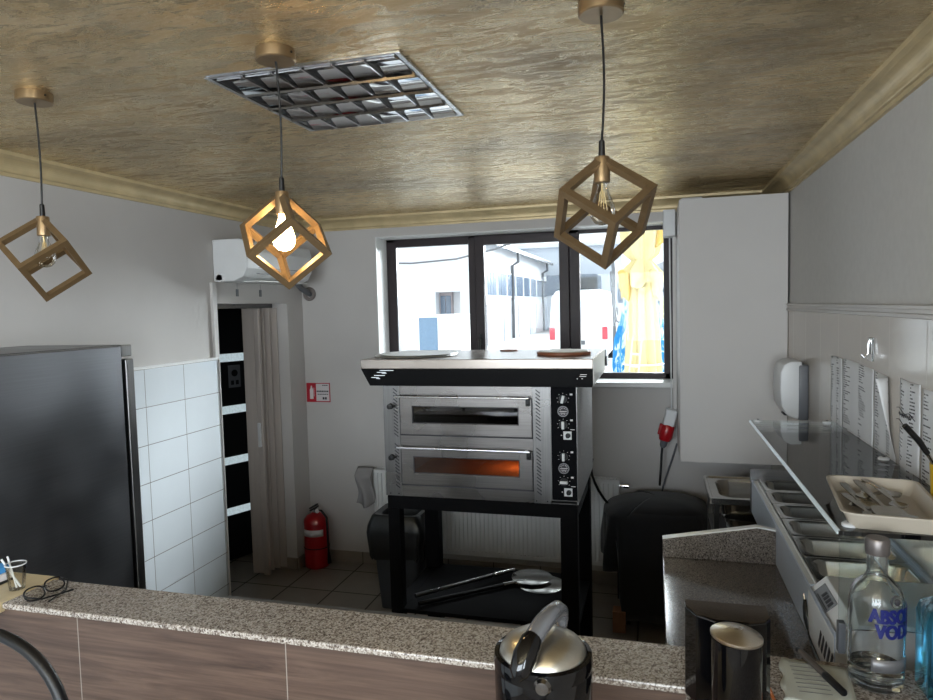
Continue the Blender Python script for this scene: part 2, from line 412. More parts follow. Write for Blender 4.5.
MB().box(XR-.010, XR, -.4, YB, 0, 1.836).build('tiled_dado', M['tile_right'], wr)
e = MB(); e.box(XR-.022, XR, -.4, YB, 1.836, 1.849); e.box(XR-.016, XR, -.4, YB, 1.849, 1.862); e.box(XR-.022, XR, -.4, YB, 1.862, 1.873)
e.build('dado_edge', M['white_matt'], wr, bevel=.002)
w = MB()  # hall walls
w.box(XH-.2, XH, 2.2, 5.2, 0, ZC); w.box(XH, XL-.2, 2.1, 2.2, 0, ZC); w.box(XH, XL-.2, 5.0, 5.2, 0, ZC)
struct(w.build('wall_hall', M['wall']))
struct(B(XH-.2, XL-.2, 4.8, 5.2, ZC, ZC+.12).build('ceiling', M['white_matt']))
# customers' end: unseen wall, with a wide window added to let light in
w = MB(); w.box(XL-.2, -2.2, YF-.2, YF, 0, ZC); w.box(.5, XR+.2, YF-.2, YF, 0, ZC)
w.box(-2.2, .5, YF-.2, YF, 2.45, ZC); w.box(-2.2, .5, YF-.2, YF, 0, 1.2)
struct(w.build('wall_front', M['wall']))
struct(B(-2.2, .5, YF-.11, YF-.1, 1.2, 2.45).build('window_2', M['pane']))
w = MB()
for x in (-2.2, -1.32, -.42, .45): w.box(x, x+.05, YF-.14, YF-.07, 1.2, 2.45)
w.box(-2.2, .5, YF-.14, YF-.07, 1.2, 1.25); w.box(-2.2, .5, YF-.14, YF-.07, 2.4, 2.45)
struct(w.build('trim_1', M['window_frame'], bevel=.004))
struct(B(XR+.10, XR+.11, -1.95, -.5, 1.1, 2.4).build('window_3', M['pane']))  # unseen side window, added for the fill light behind it
w = MB()
for y in (-1.95, -1.25, -.55): w.box(XR+.07, XR+.14, y, y+.05, 1.1, 2.4)
w.box(XR+.07, XR+.14, -1.95, -.5, 1.1, 1.15); w.box(XR+.07, XR+.14, -1.95, -.5, 2.35, 2.4)
struct(w.build('trim_9', M['window_frame'], bevel=.004))

# cornices
def cprof(n=8):
    P = [(0, -.085), (.012, -.085), (.014, -.072), (.022, -.070)]
    for k in range(n+1):
        a = pi/2*k/n; P.append((.024+.038*(1-cos(a)), -.066+.046*sin(a)))
    P += [(.066, -.018), (.078, -.014), (.080, 0), (0, 0)]
    return P
P = cprof()
struct(MB().prism([(XL+u, ZC+v) for u, v in P], 'y', YF, YB).build('trim_2', M['cornice']))
struct(MB().prism([(XR-u, ZC+v) for u, v in P], 'y', YF, YB).build('trim_3', M['cornice']))
struct(MB().prism([(YB-u, ZC+v) for u, v in P], 'x', XL, XR).build('trim_4', M['cornice']))
# skirting of tile
s = MB(); s.box(XL, XR, YB-.012, YB, 0, .085)
struct(s.build('baseboard_back', M['tile_skirt'], bevel=.002))
s = MB(); s.box(XL, XL+.012, DY1, YB-.012, 0, .085); s.box(XL-.18, XL, DY1-.012, DY1, 0, .085)
struct(s.build('baseboard_left', M['tile_skirt'], bevel=.002))

# window: brown frame, three lights, the middle one an opening sash
wf = MB(); y0, y1 = 4.745, 4.80
wf.box(WX0, WX0+.075, y0, y1, WZ0, WZ1); wf.box(.065, WX1, y0, y1, WZ0, WZ1)
wf.box(-1.297, -1.245, y0, y1, WZ0, WZ1); wf.box(-.57, -.499, y0, y1, WZ0, WZ1)
wf.box(WX0, WX1, y0, y1, WZ0, 1.417); wf.box(WX0, WX1, y0, y1, 2.385, WZ1); wf.box(WX0+.07, -1.297, y0, y1, 2.352, 2.39)
win = struct(wf.build('window_1', M['window_frame'], bevel=.004))
sa = MB(); sa.box(-1.245, -1.179, y0-.02, y1-.01, 1.40, 2.40); sa.box(-.638, -.57, y0-.02, y1-.01, 1.40, 2.40)
sa.box(-1.179, -.638, y0-.02, y1-.01, 1.40, 1.455); sa.box(-1.179, -.638, y0-.02, y1-.01, 2.338, 2.40)
sa.build('sash', M['window_frame'], win, bevel=.004)
for a, b in ((WX0+.07, -1.297), (-1.185, -.63), (-.50, .07)):
    B(a, b, 4.772, 4.778, 1.41, 2.39).build('window_pane', M['pane'], win)
h = MB(); h.rbox(-1.222, -1.202, y0-.034, y0-.02, 1.62, 1.70, .006); h.tube([(-1.212, y0-.034, 1.66), (-1.212, y0-.06, 1.66), (-1.212, y0-.062, 1.60), (-1.212, y0-.062, 1.56)], .008)
h.build('window_handle', M['black'], win)
g = MB(); g.box(WX0+.075, WX0+.08, y0+.005, y1-.01, 1.417, 2.352); g.box(.060, .065, y0+.005, y1-.01, 1.417, 2.385)
g.build('gasket', M['grey'], win)
sl = MB(); sl.box(WX0-.0, .125, 4.50, 4.745, WZ0-.03, WZ0+.004)
struct(sl.build('window_sill', M['white'], bevel=.006))
rv = MB(); rv.box(WX0-.002, WX0+.006, 4.548, 4.745, WZ0, WZ1); rv.box(WX0, WX1, 4.548, 4.745, WZ1-.006, WZ1+.001)
struct(rv.build('trim_5', M['white'], bevel=.002))
# light folding door and black door in the hall
d24 = radians(24)
Mdoor = Matrix.Translation((-3.03, 4.57, 0)) @ Matrix.Rotation(-d24, 4, 'Z')   # local -Y runs back toward the doorway
dd = MB(); dd.box(-.04, 0, -.86, 0, .012, 1.99, Mdoor)
door = struct(dd.build('door_1', M['door_black'], bevel=.003))
for z0, z1 in ((1.53, 1.59), (1.135, 1.195), (.748, .805), (.36, .415)):
    B(0, .005, -.86, 0, z0, z1, M=Mdoor).build('glass_strip', M['frost'], door)
pl = MB(); pl.box(0, .006, -.185, -.085, 1.33, 1.50, Mdoor); pl.build('door_plate', M['grey'], door, bevel=.002)
pl = MB(); pl.lathe([(0, 0), (.026, 0), (.026, .003), (.018, .003)], (0, 0, 0), 24, Mdoor @ Matrix.Translation((.006, -.135, 1.44)) @ Matrix.Rotation(pi/2, 4, 'Y'))
for q in (-.155, -.115): pl.box(.006, .008, q-.012, q+.012, 1.352, 1.385, Mdoor)
pl.build('plate_marks', M['black'], door)
hw = MB(); hw.box(-3.6, -3.028, 4.60, 4.64, 0, ZC); hw.box(-3.028, -2.9, 4.60, 4.68, 0, ZC)
struct(hw.build('trim_6', M['wall']))
struct(B(-2.9, -2.74, 4.60, 5.0, 0, ZC).build('trim_7', M['wall']))
ac = MB()
zz = [(-2.80, 4.16), (-2.70, 4.185), (-2.79, 4.215), (-2.68, 4.24), (-2.77, 4.265), (-2.66, 4.285), (-2.72, 4.31), (-2.62, 4.318)]
for (a, b), (c, d) in zip(zz, zz[1:]):
    v = Vector((c-a, d-b, 0)); L = v.length; Mt = Matrix.Translation((a, b, 0)) @ Matrix.Rotation(atan2(d-b, c-a), 4, 'Z')
    ac.box(0, L, -.006, .006, .02, 1.925, Mt)
acc = struct(ac.build('door_2', M['accordion'], bevel=.002))
l = MB(); l.box(-2.70, -2.655, 4.135, 4.165, .02, 1.925); l.build('lead_post', M['accordion'], acc, bevel=.008)
l = MB(); l.rbox(-2.69, -2.668, 4.118, 4.136, .95, 1.12, .004); l.build('door_handle', M['plastic_w'], acc, bevel=.003)
struct(B(-2.70, -2.66, DY0, DY1, 1.926, DZ).build('trim_8', M['steel_v']))

# ------------------------------------------------------------------ ceiling light panel
t = thing('louvre_light', 'square recessed ceiling light panel with mirrored louvre grid, unlit', 'ceiling light', (-.915, 1.97, ZC))
X0, X1, Y0, Y1 = -1.20, -.63, 1.67, 2.265
f = MB()
for a in ((X0-.006, X0+.008, Y0-.006, Y1+.006), (X1-.008, X1+.006, Y0-.006, Y1+.006), (X0+.008, X1-.008, Y0-.006, Y0+.008), (X0+.008, X1-.008, Y1-.008, Y1+.006)): f.box(*a, ZC-.008, ZC)
f.build('frame', M['steel_lite'], t, bevel=.002)
ZL = ZC-.006
m = MB(); nx = 6; dx = (X1-X0-.024)/nx
for k in range(1, nx):
    x = X0+.012+k*dx; m.box(x-.0025, x+.0025, Y0+.012, Y1-.012, ZL-.004, ZL+.003)
m.build('long_blades', M['chrome'], t)
m = MB(); ny = 4; dy = (Y1-Y0-.024)/ny
for j in range(ny):
    yy = Y0+.012+j*dy
    P = [(yy+dy*u, ZL-.002-.010*(4*(u-.5)**2)+.006) for u in [k/10 for k in range(11)]]
    P2 = P+[(yy+dy, ZL+.010), (yy, ZL+.010)]
    for k in range(nx):
        x = X0+.012+k*dx
        m.prism(P2, 'x', x+.010, x+dx-.004)
m.build('reflectors', M['chrome'], t, smooth=True)
for j in range(1, ny):
    yy = Y0+.012+j*dy
    MB().prism([(yy-.012, ZL+.004), (yy+.012, ZL+.004), (yy, ZL-.010)], 'x', X0+.010, X1-.010).build('cross_blade', M['steel_v'], t)
m = MB()
for k in range(nx):
    x = X0+.012+k*dx; m.box(x+.002, x+.010, Y0+.012, Y1-.012, ZL-.003, ZL+.006)
m.build('slots', M['black'], t)

# ------------------------------------------------------------------ pendant lamps
def pendant(label, xy, T, cols, size, on):
    t = thing('cube_pendant_lamp', label, 'pendant lamp', (xy[0], xy[1], ZC), group='cube pendant lamps over the bar')
    T = Vector(T)
    MB().lathe([(0, 0), (.049, 0), (.050, -.003), (.050, -.026), (.047, -.029), (0, -.029)], (xy[0], xy[1], ZC), 48).build('canopy', M['brass'], t, smooth=True)
    MB().cyl((xy[0]+.05, xy[1]-.01, ZC-.014), (xy[0]+.052, xy[1]-.01, ZC-.014), .003, seg=10).build('screw', M['black'], t)
    pts = []
    for k in range(13):
        u = k/12; a = Vector((xy[0], xy[1], ZC-.028)); b = T+Vector((0, 0, .02)); p = a.lerp(b, u); p.x += .006*sin(pi*u); pts.append(p)
    MB().tube(pts, .0028, 8).build('cord', M['black'], t, smooth=True)
    MB().lathe([(.003, .03), (.0065, .027), (.0075, .0), (.0075, -.006)][::-1], T, 16).build('cord_grip', M['black'], t, smooth=True)
    # cube of square bars hung by one corner
    A = [Vector(c) for c in cols]; R = Matrix((A[0], A[1], A[2])).transposed()
    if R.determinant() < 0: A[0], A[1] = A[1], A[0]; R = Matrix((A[0], A[1], A[2])).transposed()
    Mx = Matrix.Translation(T) @ R.to_quaternion().to_matrix().to_4x4()
    w = .0165; S = size; f = MB()
    for i in range(3):
        for p in (0, 1):
            for q in (0, 1):
                lo = [0, 0, 0]; hi = [0, 0, 0]; j, k = (i+1) % 3, (i+2) % 3
                lo[i] = w; hi[i] = S-w
                lo[j] = p*(S-w); hi[j] = lo[j]+w; lo[k] = q*(S-w); hi[k] = lo[k]+w
                f.box(lo[0], hi[0], lo[1], hi[1], lo[2], hi[2], Mx)
    for p in (0, 1):
        for q in (0, 1):
            for r in (0, 1): f.box(p*(S-w), p*(S-w)+w, q*(S-w), q*(S-w)+w, r*(S-w), r*(S-w)+w, Mx)
    f.build('frame', M['frame_gold'], t)
    so = MB().lathe([(0, -.008), (.0165, -.008), (.018, -.011), (.018, -.064), (.016, -.066), (.0, -.066)], T, 28).build('socket', M['brass'], t, smooth=True)
    bz = T.z-.066
    prof = [(.011, 0), (.012, -.012), (.016, -.024), (.024, -.042), (.0285, -.058), (.0285, -.068), (.025, -.080), (.016, -.090), (0, -.094)]
    if on:
        MB().lathe(prof, (T.x, T.y, bz), 32).build('bulb', M['bulb_on'], t, smooth=True)
    else:
        bu = MB().lathe(prof, (T.x, T.y, bz), 32).build('bulb', M['bulbglass'], t, smooth=True)
        fm = MB()
        for k in range(4):
            a = k*pi/2+.4; fm.cyl((T.x+.004*cos(a), T.y+.004*sin(a), bz-.018), (T.x+.011*cos(a), T.y+.011*sin(a), bz-.060), .0011, seg=6)
        fm.cyl((T.x, T.y, bz), (T.x, T.y, bz-.035), .003, .002, seg=8)
        fm.build('filament', M['filament'], bu)
    return t
cr = [[-.5664, -.5885, -.577], [.8, -.2244, -.5565], [-.198, .7768, -.5978]]
cm = [[-.8028, -.0926, -.5891], [.5125, -.6121, -.6022], [.3048, .7853, -.5389]]
cl = [[-.5667, -.5994, -.5653], [.7957, -.2201, -.5643], [-.2138, .7696, -.6017]]
pendant('gold cube pendant lamp with glowing bulb, middle of the three', (-.92, 1.563), (-.923, 1.572, 2.215), cm, .150, True)
pendant('unlit gold cube pendant lamp in front of the window', (-.109, 1.555), (-.111, 1.559, 2.234), cr, .150, False)
pendant('unlit gold cube pendant lamp above the steel fridge', (-1.758, 1.622), (-1.761, 1.627, 2.208), cl, .152, False)

# ------------------------------------------------------------------ bar
bar = thing('bar_counter', 'bar with speckled granite top and wood-look tiled front', 'bar counter', (-.5, 1.45, 0))
b = MB(); b.prism([(-1.73, 1.388), (.055, 1.384), (.055, .98), (.69, .98), (.69, 1.557), (-1.73, 1.557)], 'z', 1.104, 1.12)
b.build('granite_top', M['granite'], bar, bevel=.004)
B(-2.30, .06, 1.398, 1.41, 0, 1.104).build('tiled_front', M['woodtile'], bar)
b = MB(); b.box(-2.30, .69, 1.411, 1.54, 0, 1.103); b.box(.07, .69, 1.0, 1.410, 0, 1.103)
b.build('core', M['white_matt'], bar)
B(-1.15, -.31, 1.558, 1.583, 1.086, 1.114).build('rear_ledge', M['grey'], bar, bevel=.002)
wt = tag(B(-2.32, -1.7315, 1.10, 1.575, 1.093, 1.121).build('wooden_worktop', M['wood'], None, bevel=.003), 'pale wooden worktop at the left end of the granite bar', 'worktop')

# ------------------------------------------------------------------ kitchen counter and topping unit
kc = thing('kitchen_counter', 'low polished dark granite counter behind the bar on the right', 'counter', (.35, 2.2, 0))
k = MB(); k.prism([(.022, 1.60), (.69, 1.60), (.69, 3.06), (.40, 3.06), (.40, 2.45), (.022, 2.45)], 'z', .97, 1.0)
k.build('worktop', M['granite_dark'], kc, bevel=.004)
k = MB(); k.prism([(.022, 1.0005), (.398, 1.0005), (.398, 1.115), (.33, 1.125), (.022, 1.066)], 'y', 2.425, 2.448)
up_ = k.build('upstand', M['granite_dark'], kc, bevel=.003)
k = MB(); k.prism([(.022, 1.0662), (.33, 1.1252), (.398, 1.1152), (.398, 1.119), (.33, 1.129), (.022, 1.070)], 'y', 2.423, 2.450); k.build('top_highlight', M['white'], up_)  # white strip standing for the highlight along the upstand's top
B(.06, .68, 1.62, 2.42, .0, .969).build('base_cabinet', M['black_metal'], kc)
k = MB()
for x in (.43, .64): k.box(x, x+.04, 2.98, 3.02, 0, .969)
k.box(.43, .68, 2.43, 3.02, .30, .32)
k.build('rear_legs', M['steel_v'], kc)

tu = thing('topping_unit', 'long steel refrigerated topping unit on the dark granite counter', 'food display', (.55, 2.4, 1.0))
ux0, ux1, uy0, uy1, uz = .390, .698, 1.66, 3.02, 1.139
u = MB()
u.box(ux0, ux0+.004, uy0, uy1, 1.0015, uz); u.box(ux1-.01, ux1, 1.93, uy1, 1.0015, uz+.02)
u.box(ux0+.004, ux1-.01, uy1-.012, uy1, 1.0015, uz); u.box(ux0+.004, ux1-.01, 1.93, 1.934, 1.0015, uz)
u.box(ux0+.004, ux1-.01, 1.934, uy1-.012, 1.0015, 1.006)
u.build('body', pm('satin_steel', (196, 204, 216), .4, .45, var=.05, scale=5), tu, bevel=.0015)
u = MB(); u.box(ux0+.004, ux0+.018, 1.934, uy1-.012, uz-.006, uz); u.box(ux0+.018, ux0+.023, 1.934, uy1-.012, uz-.004, uz+.004)
u.build('front_rail', M['white'], tu, bevel=.001)
B(ux0-.006, ux1, uy1, uy1+.004, 1.0015, 1.188).build('end_plate', M['steel'], tu, bevel=.001)
u = MB(); u.prism([(ux0-.001, 1.0015), (ux0-.001, 1.125), (.432, 1.166), (ux1, 1.166), (ux1, 1.0015)], 'y', uy0, 1.929)
cb = u.build('control_housing', M['white'], tu, bevel=.003)
sl = Vector((.463, 0, .053)).normalized(); sv = Vector((.043, 0, .041)).normalized(); nv = Vector((-sv.z, 0, sv.x))
def slope_box(mb, y0, y1, s0, s1, h0, h1):
    o = Vector((ux0-.001, 0, 1.125)); vs = []
    Mt = Matrix(((sv.x, 0, nv.x, o.x), (0, 1, 0, 0), (sv.z, 0, nv.z, o.z), (0, 0, 0, 1)))
    mb.box(s0, s1, y0, y1, h0, h1, Mt); return mb
slope_box(MB(), 1.77, 1.895, .010, .048, 0, .002).build('display', M['grey'], tu, bevel=.001)
dg = MB()
for k_, yy in enumerate((1.78, 1.80, 1.82, 1.84)): slope_box(dg, yy, yy+.012, .024, .040, .002, .003)
slope_box(dg, 1.775, 1.87, .016, .019, .002, .003)
dg.build('display_marks', M['ink'], tu)
vn = MB()
for k_ in range(5):
    yy = 1.80-.028*k_
    vn.box(-.0012, 0, -.006, .006, 0, .052, Matrix.Translation((ux0-.0012, yy, 1.035)) @ Matrix.Rotation(radians(28), 4, 'X'))
vn.build('vents', M['ink'], tu)
# gastronorm pans in a row
def pan(loc, lx, ly, depth, label, group, name='gastronorm_pan', cat='food pan', rimz=0):
    t = thing(name, label, cat, loc, group=group, local=True)
    def rr(hx, hy, rad, z, seg=5):
        P = []
        for sx, sy, a in ((1, 1, 0), (-1, 1, 90), (-1, -1, 180), (1, -1, 270)):
            for k in range(seg+1):
                q = radians(a+90*k/seg); P.append(Vector((sx*(hx-rad)+rad*cos(q), sy*(hy-rad)+rad*sin(q), z)))
        return P
    hx, hy = lx/2, ly/2
    m = MB(); m.rings([rr(hx, hy, .012, -.003), rr(hx, hy, .012, .0012), rr(hx-.006, hy-.006, .02, .0025), rr(hx-.016, hy-.014, .035, .0015), rr(hx-.020, hy-.018, .038, -.006),
        rr(hx-.026, hy-.024, .038, -depth+.012), rr(hx-.036, hy-.034, .034, -depth)], False, True)
    m.build('basin', M['pan'], t, smooth=True)
    m = MB(); m.rings([rr(hx-.0015, hy-.0015, .012, -.0035), rr(hx-.018, hy-.016, .04, -.0045), rr(hx-.024, hy-.022, .04, -depth-.001)], False, True)
    m.build('underside', M['pan'], t, smooth=True)
    return t
names = ['farthest', 'second from the far end', 'third from the far end', 'fourth from the far end', 'fifth from the far end', 'nearest']
p0 = pan((.5505, 2.919, 1.1465), .272, .176, .065, 'empty steel food pan in the topping unit, farthest of the row', 'empty steel pans in the topping unit')
for k_ in range(1, 6):
    dup(p0, (.5505, 2.919-.178*k_, 1.1465), label='empty steel food pan in the topping unit, %s%s' % (names[k_], ' by the white control housing' if k_ == 5 else ''))
# glass sneeze shelf
gs = thing('glass_shelf', 'clear glass shelf on posts over the steel topping unit', 'glass shelf', (.55, 2.3, 1.15))
B(.378, .692, 1.575, 2.98, 1.394, 1.402).build('top_pane', M['pane_shelf'], gs)
e = MB(); e.prism([(.3735, 1.396), (.378, 1.4025), (.380, 1.4025), (.378, 1.394), (.3735, 1.394)], 'y', 1.575, 2.98); e.build('lit_edge', M['glass_edge_lit'], gs)  # pale strip standing for window light on the shelf edge
B(.376, .69, 1.5725, 1.575, 1.392, 1.402).build('near_edge', M['black_gloss'], gs)
B(.385, .69, 1.600, 1.606, 1.180, 1.393).build('end_pane', M['pane_shelf'], gs)
for x, y in ((.404, 2.95), (.66, 2.95), (.672, 2.3), (.407, 1.612)):
    c = MB(); c.lathe([(0, 0), (.016, 0), (.016, .005), (.012, .008), (0, .008)], (x, y, 1.402), 24); cc = c.build('clamp', M['plastic_w'], gs, smooth=True)
    B(x-.004, x+.004, y-.004, y+.004, 1.410, 1.412).build('clamp_screw', M['black'], cc)
for y in (2.95, 2.3, 1.64): MB().cyl((.682, y, 1.1795 if y < 2 else 1.163), (.682, y, 1.3935), .007, seg=16).build('post', M['steel_v'], gs, smooth=True)
B(.383, .397, 1.592, 1.612, 1.122, 1.19).build('end_clip', M['grey'], gs, bevel=.001)

# plug hanging on the unit's side
pg = thing('black_plug', 'black power plug and lead hanging on the steel unit side', 'plug', (.392, 1.93, 1.05))
g = MB(); g.tube([(.389, 1.955, 1.085), (.389, 1.945, 1.07), (.389, 1.93, 1.045), (.389, 1.918, 1.02)], [.006, .0095, .0105, .005], 14)
g.build('plug_body', M['black'], pg, smooth=True)
g = MB(); g.tube([(.389, 1.918, 1.02), (.388, 1.905, 1.009), (.386, 1.87, 1.005), (.385, 1.80, 1.005), (.384, 1.70, 1.0045)], .0038, 10); g.build('lead', M['black'], pg, smooth=True)
g = MB(); g.cyl((.386, 1.952, 1.083), (.386, 1.960, 1.100), .0025, seg=8); g.cyl((.393, 1.952, 1.083), (.393, 1.960, 1.100), .0025, seg=8); g.build('pins', M['chrome'], pg)

# tray of cutlery on the glass shelf
tr = thing('cutlery_tray', 'cream plastic tray full of cutlery on the glass shelf', 'tray', (.505, 1.735, 1.4025), rotz=radians(-7), local=True)
def rrect(hx, hy, rad, z, seg=5):
    P = []
    for sx, sy, a in ((1, 1, 0), (-1, 1, 90), (-1, -1, 180), (1, -1, 270)):
        for k in range(seg+1):
            q = radians(a+90*k/seg); P.append(Vector((sx*(hx-rad)+rad*cos(q), sy*(hy-rad)+rad*sin(q), z)))
    return P
m = MB(); m.rings([rrect(.083, .150, .02, 0), rrect(.095, .165, .026, .038), rrect(.102, .172, .03, .038), rrect(.102, .172, .03, .035)], True, False); 
m.rings([rrect(.095, .165, .026, .0382), rrect(.081, .148, .02, .004), rrect(.078, .145, .02, .003)], False, True)
m.rings([rrect(.102, .172, .03, .0383), rrect(.095, .165, .026, .0383)], False, False)
m.build('tray_shell', M['tray'], tr, smooth=True)
def utensil(name, label, cat, p, q, head, m='pan', hr=.02, group='cutlery in the cream tray'):
    p = Vector(p); q = Vector(q)
    t = thing(name, label, cat, p, group=group)
    d = (q-p).normalized(); side = d.cross(Vector((0, 0, 1))).normalized(); n = side.cross(d)
    L = (q-p).length; rings = []
    for u, w_, th in ((0, .007, .0012), (.1, .0095, .0014), (.45, .006, .0012), (.62, .004, .0012), (.68, .005, .0012)):
        c = p+d*L*u; rings.append([c+side*w_+n*th, c-side*w_+n*th, c-side*w_-n*th, c+side*w_-n*th])
    MB().rings(rings).build('handle', M[m], t, bevel=.0005)
    out = []; N = 9
    for i in range(N+1):
        u = i/N; c = p+d*L*(.67+.33*u); w_ = hr*sin(pi*min(.97, max(.06, u if head == 'spoon' else u*.55+.25))); dip = (-.006*sin(pi*u) if head == 'spoon' else 0)
        out.append([c+side*w_*a+n*(dip*(1-a*a)+.0008*s_) for a, s_ in ((1, 1), (.5, 1), (0, 1), (-.5, 1), (-1, 1), (-1, -1), (-.5, -1), (0, -1), (.5, -1), (1, -1))])
    MB().rings(out).build('bowl' if head == 'spoon' else 'blade', M['pan'], t, smooth=True)
    return t
utensil('spoon', 'large serving spoon, nearest the left rim of the cream tray', 'spoon', (.455, 1.87, 1.432), (.466, 1.70, 1.415), 'spoon', hr=.030)
utensil('spatula', 'broad steel spatula in the middle of the cream tray', 'spatula', (.487, 1.88, 1.438), (.508, 1.635, 1.412), 'blade', hr=.034)
utensil('spoon', 'small spoon lying at the right of the cream tray', 'spoon', (.528, 1.86, 1.430), (.540, 1.71, 1.418), 'spoon', hr=.020)
utensil('ladle', 'dark round ladle lying across the far left of the tray', 'ladle', (.545, 1.845, 1.422), (.462, 1.79, 1.412), 'spoon', hr=.034)
utensil('fork', 'dull fork lying along the left rim of the cream tray', 'fork', (.440, 1.80, 1.424), (.470, 1.63, 1.410), 'blade', hr=.016)
utensil('ladle', 'wide steel ladle at the far right corner of the tray', 'ladle', (.505, 1.885, 1.440), (.560, 1.80, 1.420), 'spoon', hr=.026)
utensil('table_knife', 'steel table knife slanting over the near half of the tray', 'knife', (.475, 1.60, 1.412), (.545, 1.665, 1.416), 'blade', hr=.018)
utensil('fork_handle_spoon', 'thin-handled spoon along the far rim of the tray', 'spoon', (.50, 1.882, 1.436), (.475, 1.76, 1.424), 'spoon', hr=.018)
for o_ in bpy.data.objects:
    if o_.name.startswith('fork_handle_spoon'): o_.name = 'teaspoon'
yt = thing('yellow_tumbler', 'yellow tumbler on a cream base at the right frame edge', 'tumbler', (.645, 1.775, 1.4025))
MB().lathe([(0, 0), (.038, 0), (.040, .004), (.036, .022), (.034, .024), (0, .024)], (.645, 1.775, 1.4025), 32).build('base', M['tray'], yt, smooth=True)
MB().lathe([(0, 0), (.027, 0), (.031, .082), (.029, .082), (.025, .004), (0, .004)], (.645, 1.775, 1.4268), 32).build('cup', M['yellow'], yt, smooth=True)
kn = thing('kitchen_knife', 'black-handled knife leaning out of the yellow tumbler', 'knife', (.64, 1.775, 1.44))
MB().tube([(.605, 1.765, 1.535), (.585, 1.76, 1.565), (.553, 1.752, 1.602)], [.006, .0072, .0065], 12).build('handle', M['black'], kn, smooth=True)
MB().tube([(.648, 1.778, 1.462), (.605, 1.765, 1.535)], [.004, .005], 8).build('blade', M['chrome'], kn)

# ------------------------------------------------------------------ right wall: dispenser, hook, price lists
sd = thing('towel_dispenser', 'white and grey towel dispenser on the tiled right wall', 'dispenser', (.65, 3.65, 1.32))
MB().rbox(.655, .6998, 3.48, 3.70, 1.32, 1.585, .008).build('back_shell', M['grey'], sd, bevel=.012, smooth=True)
c = MB(); c.prism([(.660, 1.33), (.648, 1.325), (.605, 1.345), (.582, 1.39), (.576, 1.46), (.578, 1.55), (.592, 1.585), (.622, 1.602), (.672, 1.600), (.668, 1.56)], 'y', 3.483, 3.697)
c.build('front_cover', M['plastic_w'], sd, bevel=.012, seg=3, smooth=True)
B(.605, .64, 3.54, 3.64, 1.334, 1.338).build('outlet', M['ink'], sd)
hk = thing('wall_hook', 'clear and silver adhesive hook on the tiles above the price lists', 'hook', (.69, 2.53, 1.70))
MB().rbox(.693, .6999, 2.505, 2.555, 1.685, 1.762, .006).build('hook_plate', pane('clear_plastic', (236, 238, 238), 2.2), hk, bevel=.002)
MB().tube([(.692, 2.53, 1.755), (.688, 2.53, 1.74), (.688, 2.53, 1.71), (.676, 2.53, 1.696), (.668, 2.53, 1.706)], .004, 10).build('hook_bar', M['chrome'], hk, smooth=True)
PG = 'price lists taped to the right wall'
lists = [('narrow price list, farthest of the sheets taped to the right wall', 3.06, 2.89, 1.36, 1.662, 0, 30),
         ('wide price list directly under the silver wall hook', 2.88, 2.50, 1.36, 1.662, 0, 36),
         ('price list with its near edge curling away from the wall', 2.49, 2.27, 1.355, 1.652, .045, 34),
         ('price list with handwriting across its middle', 2.25, 2.09, 1.36, 1.658, .010, 30),
         ('price list nearest the right frame edge', 2.075, 1.84, 1.355, 1.652, .004, 32)]
for i, (lab, ya, yb, za, zb, curl, rows) in enumerate(lists):
    def fn(u, v, ya=ya, yb=yb, za=za, zb=zb, curl=curl, i=i):
        y = ya+(yb-ya)*u; x = .6985-.0015*sin(9*u+i)**2-.0012*sin(5*v+i)**2
        if curl > .02:
            k = max(0, u-.55)/.45; x -= curl*k*k*max(0, v-.22)/.78; y += .05*k*k*v
        else: x -= curl*(1-v)*sin(pi*u)
        return (x, y, za+(zb-za)*v+.004*sin(3*u+i))
    pt = paper_text('printed_sheet_%d' % i, rows, i*7.3)
    o = sheet('price_list', pt, fn, 16, 10); tag(o, lab, 'price list', PG)
    if i == 3:
        for zz0, amp in ((1.572, .005), (1.538, .005)):
            MB().tube([(.686, 2.24-.145*k/10, zz0+amp*sin(k*1.1)-.0012*k) for k in range(11)], .0011, 6).build('pen_line', M['ink'], o)
        MB().tube([(.686, 2.22-.10*k/24, 1.557+.007*sin(k*1.9)) for k in range(25)], .0009, 6).build('handwriting', M['ink'], o)

# ------------------------------------------------------------------ tall white boxed-in cabinet, junction box, red socket
cab = thing('wall_cabinet', 'tall plain white cabinet hanging beside the window', 'cabinet', (.42, 4.27, .98))
B(.137, .698, 4.0, 4.545, .982, 2.468).build('body', M['white_matt'], cab, bevel=.003)
w_ = MB(); w_.tube([(.33, 4.2, 2.471), (.40, 4.15, 2.476), (.46, 4.1, 2.4775), (.52, 4.08, 2.476), (.60, 4.06, 2.471)], .0025, 8); w_.build('loose_wire', M['plastic_w'], cab, smooth=True)
B(.15, .26, 4.03, 4.25, 2.4685, 2.4785).build('flat_board', M['white_matt'], cab, bevel=.001)
jb = thing('junction_box', 'white cable duct and box beside the window top right', 'cable duct', (.095, 4.4, 2.3))
B(.055, .128, 4.40, 4.545, 2.305, 2.468).build('box', M['plastic_w'], jb, bevel=.004)
B(.112, .1345, 4.46, 4.495, 1.20, 2.304).build('duct', M['white_matt'], jb, bevel=.003)
MB().tube([(.093, 4.43, 2.304), (.095, 4.432, 2.0), (.098, 4.435, 1.7), (.1, 4.44, 1.22)], .0045, 8).build('white_cable', M['plastic_w'], jb, smooth=True)
rs = thing('red_power_socket', 'red industrial power socket hanging below the window', 'socket', (.08, 4.44, 1.05))
Ms = Matrix.Translation((.10, 4.42, 1.20)) @ Matrix.Rotation(radians(14), 4, 'Y')
MB().box(-.036, .034, -.035, .045, -.085, .02, Ms).build('housing', M['plastic_w'], rs, bevel=.008)
